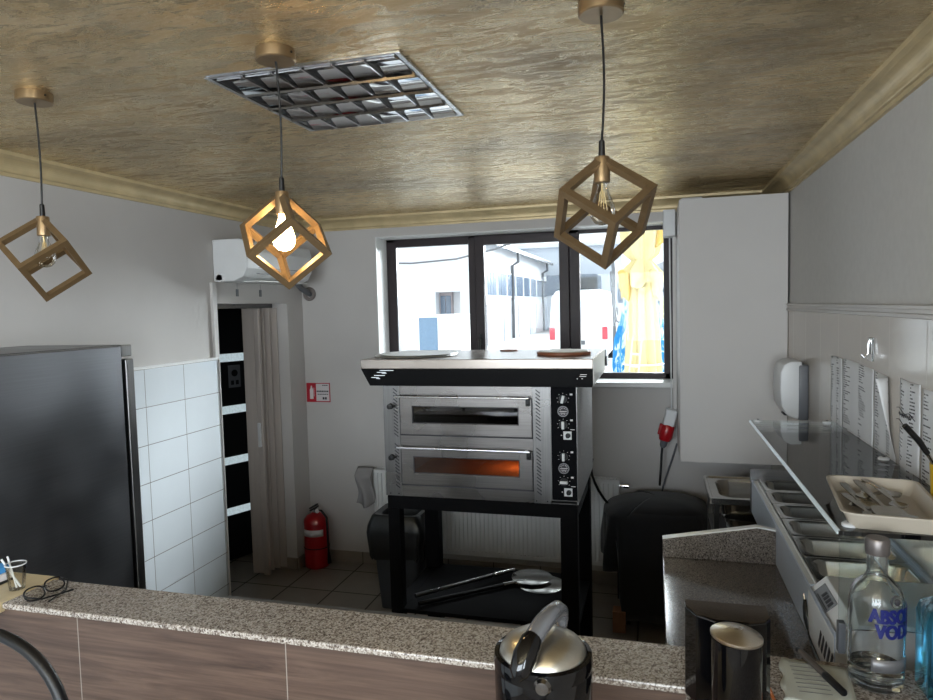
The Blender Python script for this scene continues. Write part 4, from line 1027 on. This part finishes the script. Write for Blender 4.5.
MB().lathe([(0, .268), (.0215, .268), (.022, .270), (.022, .296), (.020, .300), (0, .300)], (bt[0], bt[1], zb), 40).build('cap', M['cap_grey'], vb, smooth=True)
def wrap(z0, a0, r=.0512):
    return lambda x, y, z: (bt[0]+(r+z)*sin(.74*x/r+a0), bt[1]-(r+z)*cos(.74*x/r+a0), z0+y)
a0 = radians(-6)
text_obj('lettering', 'ABSOLUT', M['blue_ink'], .038, vb, wrap(zb+.147, a0-.42), .0003, .0010)
text_obj('lettering', 'VODKA', M['blue_ink'], .038, vb, wrap(zb+.117, a0-.20), .0003, .0010)
q = MB(); rs_ = []
for z in (zb+.047, zb+.073): rs_.append([Vector((bt[0]+.0506*sin(a), bt[1]-.0506*cos(a), z)) for a in [radians(-25+100*k/20) for k in range(21)]])
q.rings(rs_, False, False, False); o = q.build('lower_label', M['label_grey'], vb, smooth=True); so = o.modifiers.new('t', 'SOLIDIFY'); so.thickness = .0006
q = MB(); q.lathe([(0, 0), (.012, 0), (.013, .002), (.010, .004), (0, .004)], (0, 0, 0), 28, Matrix.Translation((bt[0]+.020, bt[1]-.0455, zb+.190)) @ Matrix.Rotation(.42, 4, 'Z') @ Matrix.Rotation(-.12, 4, 'X') @ RX)
md = q.build('medallion', M['clear_glass'], vb, smooth=True)
q = MB(); q.ball((bt[0]+.0215, bt[1]-.0485, zb+.190), .006, (1, .3, 1.1)); q.build('medallion_mark', M['ink'], md, smooth=True)

gb = thing('gin_bottle', 'pale blue square glass bottle at the right frame edge', 'bottle', (.545, 1.47, 1.1205), local=True)
q = MB(); q.rings([rrect(.040, .040, .012, 0), rrect(.045, .045, .014, .006), rrect(.045, .045, .014, .155), rrect(.040, .040, .014, .175), rrect(.022, .022, .012, .190), rrect(.016, .016, .0155, .20), rrect(.015, .015, .0148, .225)], True, True)
q.build('glass_body', M['blue_glass'], gb, smooth=True)
MB().lathe([(0, .2255), (.019, .2255), (.019, .256), (.017, .258), (0, .258)], (0, 0, 0), 28).build('cap', M['black'], gb, smooth=True)

dp = thing('chrome_top_dispenser', 'glossy black dispenser with a round chrome lid at the bar end', 'dispenser', (.13, 1.33, 1.1205))
P = [(.054, 1.385), (.206, 1.385), (.206, 1.335), (.196, 1.318), (.165, 1.305), (.105, 1.305), (.072, 1.325), (.054, 1.36)]
MB().prism(P, 'z', 1.121, 1.300).build('back_body', M['black_gloss'], dp, bevel=.003)
MB().prism([(a+(.13-a)*.02, b+(1.345-b)*.02) for a, b in P], 'z', 1.3005, 1.303).build('top_plate', pm('smoked_mirror', (90, 78, 66), .12, .9, var=.05), dp)
MB().lathe([(0, 0), (.041, 0), (.0428, .004), (.0428, .177), (0, .177)], (.137, 1.252, 1.121), 56).build('round_front', M['black_gloss'], dp, smooth=True)
Mt = Matrix.Translation((.137, 1.252, 1.300)) @ Matrix.Rotation(radians(4), 4, 'Y')
MB().lathe([(.043, -.002), (.0445, 0), (.0445, .004), (.042, .006), (.012, .014), (0, .0155)], (0, 0, 0), 56, Mt, False, True).build('chrome_lid', brushed('spun_chrome', (205, 196, 184), .3, 'x', .03), dp, smooth=True)
MB().tube([(.105, 1.224, 1.17), (.10, 1.212, 1.165), (.112, 1.202, 1.16), (.125, 1.204, 1.158)], .004, 10).build('spout', M['black_gloss'], dp, smooth=True)

nb = sheet('receipt_pad', M['paper'], lambda u, v: (.236+.128*u+.02*v+.004*sin(14*v)*(1-u)*(1 if u < .05 else 0), 1.375+.165*v-.02*u, 1.1235+.0015*sin(7*u+5*v)**2), 14, 14, thick=.004)
tag(nb, 'pale green receipt pad lying on the bar beside the vodka bottle', 'notepad')
q = MB()
for k_ in range(8): q.box(.270, .33, 1.52-.016*k_, 1.5215-.016*k_, 1.1268, 1.1272)
q.build('ruled_lines', M['label_grey'], nb)
pn = thing('marker_pen', 'grey and black marker pen lying across the receipt pad', 'pen', (.32, 1.49, 1.133))
pa, pb_ = Vector((.296, 1.562, 1.137)), Vector((.350, 1.405, 1.134))
MB().tube([pa.lerp(pb_, .06), pa.lerp(pb_, .60)], [.0068, .0068], 16).build('barrel', pm('pen_barrel', (92, 84, 78), .3, .3), pn, smooth=True)
MB().tube([pa.lerp(pb_, .60), pa.lerp(pb_, .62), pa.lerp(pb_, .98), pa.lerp(pb_, 1)], [.0069, .0076, .0072, .005], 16).build('cap', M['black'], pn, smooth=True)
MB().tube([pa, pa.lerp(pb_, .06)], [.0055, .0072], 16).build('end_plug', M['black'], pn, smooth=True)
pc = thing('orange_pencil', 'orange pencil lying beside the black dispenser', 'pencil', (.217, 1.39, 1.1245))
MB().tube([(.214, 1.425, 1.1245), (.222, 1.31, 1.1245)], .0036, 6).build('shaft', M['pencil'], pc)
MB().tube([(.214, 1.425, 1.1245), (.2132, 1.438, 1.1245)], [.0036, .0005], 6).build('tip', M['wood'], pc)

# thermos jug close to the viewer on a small service table
tb = thing('service_table', 'small wooden table in front of the bar under the jug', 'table', (-.2, 1.08, 0))
B(-.42, .03, .85, 1.30, .98, 1.004).build('tabletop', M['wood'], tb, bevel=.003)
for x in (-.40, -.03):
    for y in (.87, 1.24): B(x, x+.04, y, y+.04, 0, .979).build('leg', M['wood'], tb, bevel=.002)
jg = thing('steel_lidded_jug', 'black jug with domed steel lid and arched handle, before the bar', 'jug', (-.183, 1.08, 1.005))
jc = (-.183, 1.08, 1.005)
MB().lathe([(0, 0), (.070, 0), (.074, .005), (.078, .12), (.081, .268), (.081, .306), (.078, .312), (0, .312)], jc, 64).build('jug_body', M['black_gloss'], jg, smooth=True)
MB().lathe([(.0805, .293), (.0825, .310), (.0805, .320), (.0735, .322)], jc, 64, None, False, False).build('rim_ring', M['black_gloss'], jg, smooth=True)
MB().lathe([(.073, .316), (.0715, .324), (.064, .335), (.048, .345), (.025, .352), (0, .354)], jc, 64).build('domed_lid', brushed('spun_lid', (200, 195, 184), .32, 'x', .03), jg, smooth=True)
MB().lathe([(0, 0), (.012, 0), (.014, .006), (.010, .012), (0, .013)], (0, 0, 0), 20, Matrix.Translation((-.170, 1.000, 1.312)) @ RX).build('clasp', M['steel'], jg, smooth=True)
hp = [(-.158, 1.125, 1.346), (-.156, 1.125, 1.362), (-.156, 1.115, 1.380), (-.160, 1.095, 1.392), (-.168, 1.07, 1.393), (-.178, 1.045, 1.387), (-.188, 1.02, 1.374)]
MB().tube(hp, [.009, .0105, .012, .0135, .0145, .0155, .0155], 18).build('handle_arch', M['steel_dark'] if False else pm('grey_handle', (150, 152, 158), .25, .7, var=.04), jg, smooth=True)
MB().tube([(-.185, 1.028, 1.379), (-.190, 1.015, 1.373), (-.197, .995, 1.357), (-.203, .98, 1.339), (-.206, .974, 1.329)], [.012, .0175, .0195, .016, .006], 18).build('handle_grip', M['black_gloss'], jg, smooth=True)

# left end of the bar
cu = thing('plastic_cup', 'small clear plastic cup on the pale wooden worktop', 'cup', (-1.775, 1.475, 1.1215))
cc_ = (-1.775, 1.475, 1.1215)
MB().lathe([(0, 0), (.020, 0), (.027, .072), (.0262, .072), (.0195, .002), (0, .002)], cc_, 32).build('cup_wall', M['bulbglass'], cu, smooth=True)
q = MB(); q.lathe([(.026, .071), (.0278, .071), (.0278, .074), (.026, .074)], cc_, 32, None, False, False); q.build('cup_rim', M['plastic_w'], cu, smooth=True)
stc = thing('stir_sticks', 'white stir sticks standing in the clear plastic cup', 'sticks', (-1.775, 1.475, 1.13))
for a, b in (((-1.765, 1.478, 1.1265), (-1.818, 1.468, 1.206)), ((-1.770, 1.470, 1.1265), (-1.812, 1.482, 1.210))): MB().tube([a, b], .0028, 8).build('stick', M['plastic_w'], stc)
tp = thing('tissue_pack', 'blue and white pack at the left frame edge on wood', 'pack', (-1.92, 1.49, 1.1215))
B(-1.995, -1.845, 1.44, 1.53, 1.1215, 1.128).build('dark_tray', M['black'], tp, bevel=.002)
B(-1.99, -1.848, 1.445, 1.525, 1.1285, 1.150).build('pack_body', M['sign_white'], tp, bevel=.003)
B(-1.988, -1.85, 1.447, 1.523, 1.1505, 1.170).build('blue_top', pm('blue_print', (70, 150, 214), .4), tp, bevel=.003)
# eyeglasses
eg = thing('eyeglasses', 'black-framed eyeglasses lying at the left end of the bar', 'eyeglasses', (-1.657, 1.46, 1.122))
def lens(c, ang):
    c = Vector(c); u = Vector((cos(ang), sin(ang), 0)); v = Vector((-sin(ang)*.62, cos(ang)*.62, .78))
    return [c+u*.0265*math.copysign(abs(cos(t_))**.8, cos(t_))+v*.019*math.copysign(abs(sin(t_))**.8, sin(t_)) for t_ in [2*pi*k/28 for k in range(28)]]
ang = radians(78)
c1, c2 = Vector((-1.657, 1.427, 1.138)), Vector((-1.657, 1.492, 1.138))
ring_pts = lambda c: (lambda L: L+[L[0], L[1]])(lens(c, ang))
q = MB(); q.tube(ring_pts(c1), .0024, 8); q.tube(ring_pts(c2), .0024, 8); q.tube([(c1+c2)/2+Vector((0, -.006, .006)), (c1+c2)/2+Vector((0, 0, .009)), (c1+c2)/2+Vector((0, .006, .006))], .002, 8)
q.build('rims', M['black'], eg, smooth=True)
for c in (c1, c2):
    q = MB(); L = lens(c, ang); q.rings([[p+Vector((0, 0, .0004)) for p in L], [p-Vector((0, 0, .0004)) for p in L]]); q.build('lens', M['bulbglass'], eg)
q = MB(); q.tube([(-1.663, 1.399, 1.143), (-1.648, 1.396, 1.140), (-1.625, 1.42, 1.128), (-1.60, 1.50, 1.124)], .0024, 8); q.tube([(-1.655, 1.520, 1.143), (-1.640, 1.522, 1.140), (-1.615, 1.49, 1.127), (-1.60, 1.42, 1.1245)], .0024, 8)
q.build('temples', M['black'], eg, smooth=True)

# bar stool with a hoop back
bs = thing('bar_stool', 'black bar stool with a curved hoop back before the bar', 'stool', (-1.29, 1.0, 0))
hoop = []
for k_ in range(25):
    a = pi*k_/24; hoop.append((-1.285-.215*cos(a)*(1 if True else 0), .97+.02*sin(a), 1.06+.222*sin(a)**.75))
hoop = [(-1.48, 1.0, .72)]+hoop+[(-1.09, 1.0, .72)]
MB().tube(hoop, .0115, 14).build('back_hoop', M['black'], bs, smooth=True)
MB().lathe([(0, .70), (.19, .70), (.20, .71), (.20, .735), (.185, .75), (0, .752)], (-1.285, .86-.0, 0), 40).build('seat', M['black'], bs, smooth=True)
for sx in (-1, 1):
    for sy in (-1, 1): MB().tube([(-1.285+sx*.13, .86+sy*.13, .70), (-1.285+sx*.19, .86+sy*.19, 0)], .013, 12).build('leg', M['black'], bs, smooth=True)
rg = [(-1.285+.245*cos(2*pi*k/24), .86+.245*sin(2*pi*k/24), .28) for k in range(26)]
MB().tube(rg, .008, 10).build('foot_ring', M['black'], bs, smooth=True)

# ------------------------------------------------------------------ outdoors
M['render'] = pm('white_render', (206, 208, 212), .9, var=.03, scale=2)
M['render2'] = pm('pale_cladding', (196, 202, 210), .8, var=.03, scale=2)
M['dim_glass'] = pm('distant_glass', (92, 106, 124), .2, var=.12, scale=1)
M['asphalt'] = pm('yard_paving', (150, 149, 148), .9, var=.06, scale=3)
struct(B(-40, 40, 5.2, 90, -.2, -.05).build('ground', M['asphalt']))
struct(B(-40, 40, -45, YF-.2, -.2, -.05).build('ground', M['asphalt']))
nbld = thing('white_annex', 'white annex wall with a small recessed window, seen left through window', 'building', (-4.5, 9.5, 0))
q = MB(); q.box(-8, -2.95, 9.0, 9.5, 0, 3.6); q.box(-2.59, -2.37, 9.0, 9.5, 0, 3.6); q.box(-2.95, -2.59, 9.0, 9.5, 2.11, 3.6); q.box(-2.95, -2.59, 9.0, 9.5, 0, 1.2); q.box(-2.95, -2.59, 9.25, 9.5, 1.2, 2.11)
q.build('wall', M['render'], nbld)
q = MB(); q.box(-2.95, -2.76, 9.18, 9.25, 1.2, 2.11); wf_ = q.build('window', pm('annex_window', (150, 140, 142), .5), nbld)
q = MB(); q.box(-2.93, -2.86, 9.17, 9.18, 1.25, 2.06); q.box(-2.85, -2.78, 9.17, 9.18, 1.25, 2.06); q.build('pane', M['dim_glass'], wf_)
q = MB(); q.tube([(-3.6, 8.2, 2.50), (-3.0, 8.2, 2.47), (-2.4, 8.2, 2.50), (-1.9, 8.2, 2.60), (-1.3, 8.2, 2.78), (-.9, 8.2, 2.95)], .012, 8)
tag(q.build('overhead_cable', M['grey'], None, smooth=True), 'dark cable strung across the yard outside the window', 'cable')
# outdoor air-conditioner unit
ou = thing('outdoor_unit', 'white outdoor air conditioner unit with blue-grey side outside window', 'air conditioner unit', (-2.25, 7.0, 0))
B(-2.52, -2.02, 7.0, 7.45, 1.15, 1.82).build('housing', M['white'], ou, bevel=.01)
B(-2.49, -2.28, 6.99, 7.0, 1.18, 1.79).build('coil_grille', pm('coil_blue', (98, 124, 150), .5, var=.15, scale=40, stretch=(1, 1, 12)), ou)
q = MB()
for r in (.05, .09, .13, .17):
    q.lathe([(r, 0), (r+.008, 0), (r+.008, .006), (r, .006)], (0, 0, 0), 28, Matrix.Translation((-2.15, 6.999, 1.50)) @ Matrix.Diagonal((.6, 1, 1.6)).to_4x4() @ RX, False, False)
q.build('fan_guard', pm('guard_grey', (186, 190, 198), .5), ou)
q = MB(); q.box(-2.48, -2.44, 7.05, 7.4, 0, 1.15); q.box(-2.10, -2.06, 7.05, 7.4, 0, 1.15); q.build('stand', M['grey'], ou)
q = MB()
for k_ in range(3): q.tube([(-2.52, 7.2, 1.75-.04*k_), (-2.62, 7.1, 1.84-.02*k_), (-2.74, 7.0, 1.80), (-2.82, 6.95, 1.6), (-2.8+.05*k_, 6.95, 1.2), (-2.78, 6.95, 0)], .016, 10)
q.build('pipes', M['plastic_w'], ou, smooth=True)
# warehouse running away from the window
wh = thing('warehouse', 'long pale warehouse with a window band and garage doors', 'building', (-9, 34, 0))
B(-14, -8.0, 29, 52, -.05, 5.0).build('wall', M['render'], wh)
q = MB(); q.prism([(-14.2, 5.0), (-7.6, 5.0), (-7.6, 5.15), (-11, 6.0), (-14.2, 5.15)], 'y', 28.6, 52.4); q.build('roof', M['render2'], wh)
q = MB(); q.box(-7.62, -7.5, 28.6, 52.4, 4.9, 5.05); q.build('gutter', M['grey'], wh)
for k_ in range(9):
    y = 30.0+k_*2.45
    wdw = B(-8.0, -7.95, y, y+2.1, 2.35, 3.75).build('window', M['white'], wh)
    q = MB()
    for j in range(3): q.box(-7.95, -7.93, y+.08+j*.68, y+.08+j*.68+.6, 2.45, 3.65)
    q.build('pane', M['dim_glass'], wdw)
for y in (32.5, 40.5, 47.0):
    gd = B(-8.0, -7.94, y, y+3.6, -.05, 2.0).build('garage_door', pm('garage_door', (206, 198, 200), .6, var=.08, scale=1, stretch=(1, 1, 14)), wh)
    B(-7.98, -7.9, y+3.6, y+4.5, -.05, 2.0).build('door_reveal', pm('reveal_grey', (170, 176, 188), .7), wh)
for y in (38.6, 49.6):
    MB().tube([(-7.56, y, 4.9), (-7.56, y, 4.4), (-7.9, y, 4.2), (-7.9, y, 0)], .09, 10).build('drainpipe', M['grey'], wh)
w2 = thing('far_hall', 'pale hall with a blue-grey window band beyond the warehouse', 'building', (-4, 56, 0))
B(-13, -2.4, 54, 70, -.05, 6.4).build('wall', M['render2'], w2)
B(-13, -2.0, 53.6, 70, 6.4, 6.7).build('roof', M['render'], w2)
for x in (-9.2, -6.6): 
    o = B(x, x+2.3, 53.95, 54, 2.6, 4.2).build('window', M['dim_glass'], w2)
q = MB(); q.box(-5.6, -4.0, 53.95, 54, 2.5, 4.0); q.build('window', M['dim_glass'], w2)
w3 = thing('side_shed', 'pale shed with dark openings to the right of the far hall', 'building', (-1.8, 42, 0))
B(-2.3, -.6, 42, 48, -.05, 3.6).build('wall', M['render2'], w3)
for x in (-2.15, -1.7): B(x, x+.32, 41.95, 42, 1.9, 3.1).build('window', M['dim_glass'], w3)
q = MB(); q.prism([(-2.5, 3.6), (-.4, 3.6), (-.4, 3.7), (-2.5, 4.6)], 'y', 41.8, 48); q.build('roof', M['render'], w3)
w4 = thing('distant_house', 'distant pale house seen right of the yellow parasol', 'building', (1.2, 50, 0))
B(-.4, 6, 50, 58, -.05, 4.2).build('wall', M['render2'], w4); 
q = MB(); q.prism([(-.7, 4.2), (6.3, 4.2), (2.8, 5.6)], 'y', 49.8, 58.2); q.build('roof', pm('grey_roof', (170, 172, 178), .8), w4)
for x in (.2, 1.4): B(x, x+.7, 49.95, 50, 1.5, 2.8).build('window', M['dim_glass'], w4)
# white van from behind
vn_ = thing('white_van', 'white delivery van parked in the yard, rear lights red', 'van', (-2.15, 20.5, 0))
q = MB(); q.prism([(-3.0, .35), (-1.32, .35), (-1.30, 1.2), (-1.38, 2.1), (-1.52, 2.3), (-2.80, 2.3), (-2.94, 2.1), (-3.02, 1.2)], 'y', 20, 24.6)
q.build('body', M['white'], vn_, bevel=.06, seg=3)
q = MB(); q.box(-2.80, -2.20, 19.985, 20.0, 1.35, 2.0); q.box(-2.12, -1.52, 19.985, 20.0, 1.35, 2.0); q.build('rear_windows', pm('van_glass', (188, 198, 210), .1), vn_, bevel=.01)
for x in (-3.01, -1.47): B(x, x+.16, 19.97, 20.0, .85, 1.22).build('tail_light', pm('tail_red', (206, 70, 84), .3), vn_, bevel=.01)
q = MB(); q.box(-2.95, -1.36, 19.93, 20.0, .36, .55); q.box(-2.35, -1.97, 19.965, 19.99, .7, .82); q.build('bumper', M['grey'], vn_, bevel=.02)
q = MB()
for x in (-3.14, -1.30): q.box(x, x+.14, 22.8, 22.9, 1.5, 1.75)
q.build('side_mirrors', M['ink'], vn_, bevel=.02)
for x in (-2.95, -1.6):
    for y in (20.8, 23.7): MB().cyl((x, y, .33), (x+.22, y, .33), .33, seg=28).build('wheel', M['black'], vn_)
lp = thing('lamp_post', 'slim grey lamp post left of the yellow parasol', 'lamp post', (-.62, 11, 0))
MB().tube([(-.62, 11, -.05), (-.62, 11, 2.4), (-.66, 11, 2.8)], .03, 10).build('pole', M['grey'], lp, smooth=True)
MB().tube([(-.66, 11, 2.4), (-.64, 11, 1.9), (-.58, 11, 1.62), (-.46, 11, 1.52), (-.42, 11, 1.3), (-.5, 11, 1.05)], .022, 10).build('hose', M['grey'], lp, smooth=True)
MB().lathe([(0, 0), (.09, .02), (.1, .08), (0, .10)], (-.46, 11, 1.44), 16).build('bracket', M['grey'], lp, smooth=True)

# closed parasols
def folded(cx, cy, prof, folds, amp, ph, seg=96, tw=.6):
    rings = []
    for j, (z, r) in enumerate(prof):
        out = []
        for k in range(seg):
            a = 2*pi*k/seg
            rr_ = r*(1+amp*sin(folds*a+ph+z*tw)+amp*.45*sin((folds*2+1)*a+z*2.1+ph))
            out.append(Vector((cx+rr_*cos(a), cy+rr_*sin(a)*.8, z+.03*sin(folds*a+ph)*(1 if j == 0 else 0))))
        rings.append(out)
    return MB().rings(rings, True, True)
ylw = pm('yellow_canvas', (208, 196, 150), .9, var=.1, scale=3, bump=.2)
ylw2 = pm('deep_yellow_canvas', (208, 174, 96), .85, var=.07, scale=4)
ya = thing('yellow_parasol', 'folded yellow parasol standing outside the right window pane', 'parasol', (-.10, 6.2, 0))
folded(-.10, 6.2, [(1.00, .09), (1.05, .135), (1.3, .135), (1.6, .125), (1.9, .105), (2.15, .09), (2.22, .08)], 7, .22, .3).build('lower_canopy', ylw, ya, smooth=True)
folded(-.10, 6.2, [(2.05, .15), (2.16, .15), (2.27, .07), (2.32, .12), (2.5, .15), (2.65, .14), (2.85, .09), (3.1, .04)], 5, .28, 1.1, tw=2).build('upper_canopy', ylw, ya, smooth=True)
for x, y, s in ((-.245, 6.12, 1), (.02, 6.11, -1)):
    fl = sheet('loose_flap', ylw2 if s > 0 else ylw, lambda u, v, x=x, y=y, s=s: (x+(.13*(u-.5))*(.5+.5*v), y-.05*sin(pi*u)*(.4+v), 1.93+.24*v+.02*sin(6*u)), 10, 8, ya, thick=.004)
fl = sheet('loose_flap', ylw2, lambda u, v: (.0+.12*u, 6.12-.05*sin(pi*u), 2.36+.2*v+.07*u), 10, 8, ya, thick=.004)
MB().cyl((-.10, 6.2, -.05), (-.10, 6.2, 3.2), .022).build('pole', M['alu'], ya, smooth=True)
MB().lathe([(0, -.05), (.25, -.05), (.25, .0), (.05, .03), (0, .03)], (-.10, 6.2, 0), 28).build('base', M['grey'], ya, smooth=True)
MB().tube([(-.10+.17*cos(a), 6.2+.135*sin(a), 1.35) for a in [2*pi*k/24 for k in range(26)]], .008, 6).build('tie', M['plastic_w'], ya, smooth=True)
tb_ = NT('blue_printed_canvas'); f_ = tb_.noise(tb_.coord((3, 3, 1)), 6, 5, .6, 1.5)
tb_.l(tb_.ramp(f_, [(.40, lin((22, 118, 186))), (.53, lin((40, 142, 204))), (.57, lin((200, 216, 226)))]), tb_.b.inputs['Base Color']); tb_.b.inputs['Roughness'].default_value = .8
bp = thing('blue_parasol', 'folded blue and white parasol behind the yellow one', 'parasol', (-.12, 6.78, 0))
folded(-.125, 6.78, [(.95, .12), (1.0, .235), (1.3, .245), (1.55, .225), (1.75, .17), (1.95, .12), (2.2, .06)], 6, .16, 2.0).build('canopy', tb_.m, bp, smooth=True)
MB().cyl((-.125, 6.78, -.05), (-.125, 6.78, 2.3), .022).build('pole', M['alu'], bp, smooth=True)
MB().lathe([(0, -.05), (.22, -.05), (.22, .0), (.05, .03), (0, .03)], (-.125, 6.78, 0), 28).build('base', M['grey'], bp, smooth=True)
y3 = thing('cream_parasol', 'thin folded cream parasol at the far right of the window', 'parasol', (.085, 7.4, 0))
folded(.085, 7.4, [(.9, .04), (1.0, .075), (1.4, .07), (1.75, .045), (1.95, .02)], 5, .2, .6).build('canopy', ylw, y3, smooth=True)
MB().cyl((.085, 7.4, -.05), (.085, 7.4, 2.0), .018).build('pole', M['alu'], y3, smooth=True)
ld = thing('aluminium_ladder', 'short aluminium ladder leaning by the yellow parasol', 'ladder', (-.25, 5.9, 0))
Ml = Matrix.Translation((-.30, 5.75, -.05)) @ Matrix.Rotation(radians(6), 4, 'Y') 
q = MB(); q.box(-.055, -.045, -.01, .01, 0, 1.66, Ml); q.box(.02, .03, -.01, .01, 0, 1.66, Ml); q.build('rails', M['alu'], ld)
q = MB()
for k_ in range(15): q.box(-.045, .02, -.008, .008, .12+.10*k_, .135+.10*k_, Ml)
q.build('rungs', M['alu'], ld)

# ------------------------------------------------------------------ camera
cam = bpy.data.cameras.new('camera'); co = bpy.data.objects.new('camera', cam); COL.objects.link(co); SC.camera = co
yaw, pitch, roll, F = radians(-15.628), radians(-3.6835), radians(-1.429), 674.5
fwd = Vector((sin(yaw)*cos(pitch), cos(yaw)*cos(pitch), sin(pitch))); r0 = Vector((cos(yaw), -sin(yaw), 0)); u0 = r0.cross(fwd)
rt = cos(roll)*r0+sin(roll)*u0; up = -sin(roll)*r0+cos(roll)*u0
co.matrix_world = Matrix(((rt.x, up.x, -fwd.x, 0), (rt.y, up.y, -fwd.y, 0), (rt.z, up.z, -fwd.z, 1.9), (0, 0, 0, 1)))
cam.sensor_fit = 'HORIZONTAL'; cam.sensor_width = 36; cam.lens = 36*F/933; cam.clip_start = .02; cam.clip_end = 400

# ------------------------------------------------------------------ light
wd = bpy.data.worlds.new('overcast_sky'); SC.world = wd; wd.use_nodes = True; nt = wd.node_tree
bg = nt.nodes['Background']; tc = nt.nodes.new('ShaderNodeTexCoord'); sx = nt.nodes.new('ShaderNodeSeparateXYZ'); rp = nt.nodes.new('ShaderNodeValToRGB')
nt.links.new(tc.outputs['Generated'], sx.inputs[0]); nt.links.new(sx.outputs[2], rp.inputs[0]); nt.links.new(rp.outputs[0], bg.inputs[0])
e = rp.color_ramp.elements; e[0].position = 0; e[0].color = (.62, .66, .72, 1); e[1].position = .9; e[1].color = (.86, .93, 1, 1)
bg.inputs[1].default_value = 1.75
def portal(name, loc, sx_, sz_, rot):
    a = bpy.data.lights.new(name, 'AREA'); a.shape = 'RECTANGLE'; a.size = sx_; a.size_y = sz_; a.cycles.is_portal = True
    o = bpy.data.objects.new(name, a); COL.objects.link(o); o.location = loc; o.rotation_euler = rot
portal('window_daylight', (-.9, 4.82, 1.9), 2.06, 1.04, (-pi/2, 0, 0))
def fill_light(name, loc, a_, b_, rot, en, col=(.87, .91, 1)):
    a = bpy.data.lights.new(name, 'AREA'); a.shape = 'RECTANGLE'; a.size = a_; a.size_y = b_; a.energy = en; a.color = col
    o = bpy.data.objects.new(name, a); COL.objects.link(o); o.location = loc; o.rotation_euler = rot
fill_light('front_fill', (-.85, YF-.22, 1.82), 2.7, 1.25, (pi/2, 0, 0), 115)  # added area light behind the viewer, brightens back wall and cabinet
fill_light('side_fill', (XR+.22, -1.22, 1.75), 1.45, 1.25, (pi/2, 0, pi/2), 110)  # second added area light, unseen, from the right behind the viewer
sn = bpy.data.lights.new('hazy_sun', 'SUN'); sn.energy = 16; sn.angle = radians(42); sn.color = (.90, .94, 1)
so_ = bpy.data.objects.new('hazy_sun', sn); COL.objects.link(so_)
_az, _el = radians(22), radians(24)
so_.rotation_euler = Vector((sin(_az)*cos(_el), cos(_az)*cos(_el), sin(_el))).to_track_quat('Z', 'Y').to_euler(); so_.location = (3, 9, 6)
pl_ = bpy.data.lights.new('pendant_bulb_light', 'POINT'); pl_.energy = 8; pl_.color = (1, .62, .26); pl_.shadow_soft_size = .03
po = bpy.data.objects.new('pendant_bulb_light', pl_); COL.objects.link(po); po.location = (-.923, 1.572, 2.085)
vs = SC.view_settings; vs.view_transform = 'Standard'; vs.look = 'None'; vs.exposure = .65; vs.gamma = 1; vs.use_curve_mapping = False
cy = SC.cycles; cy.max_bounces = 12; cy.diffuse_bounces = 6; cy.glossy_bounces = 5; cy.transmission_bounces = 10; cy.transparent_max_bounces = 16; cy.use_denoising = True; cy.caustics_reflective = False; cy.caustics_refractive = False; cy.sample_clamp_indirect = 6
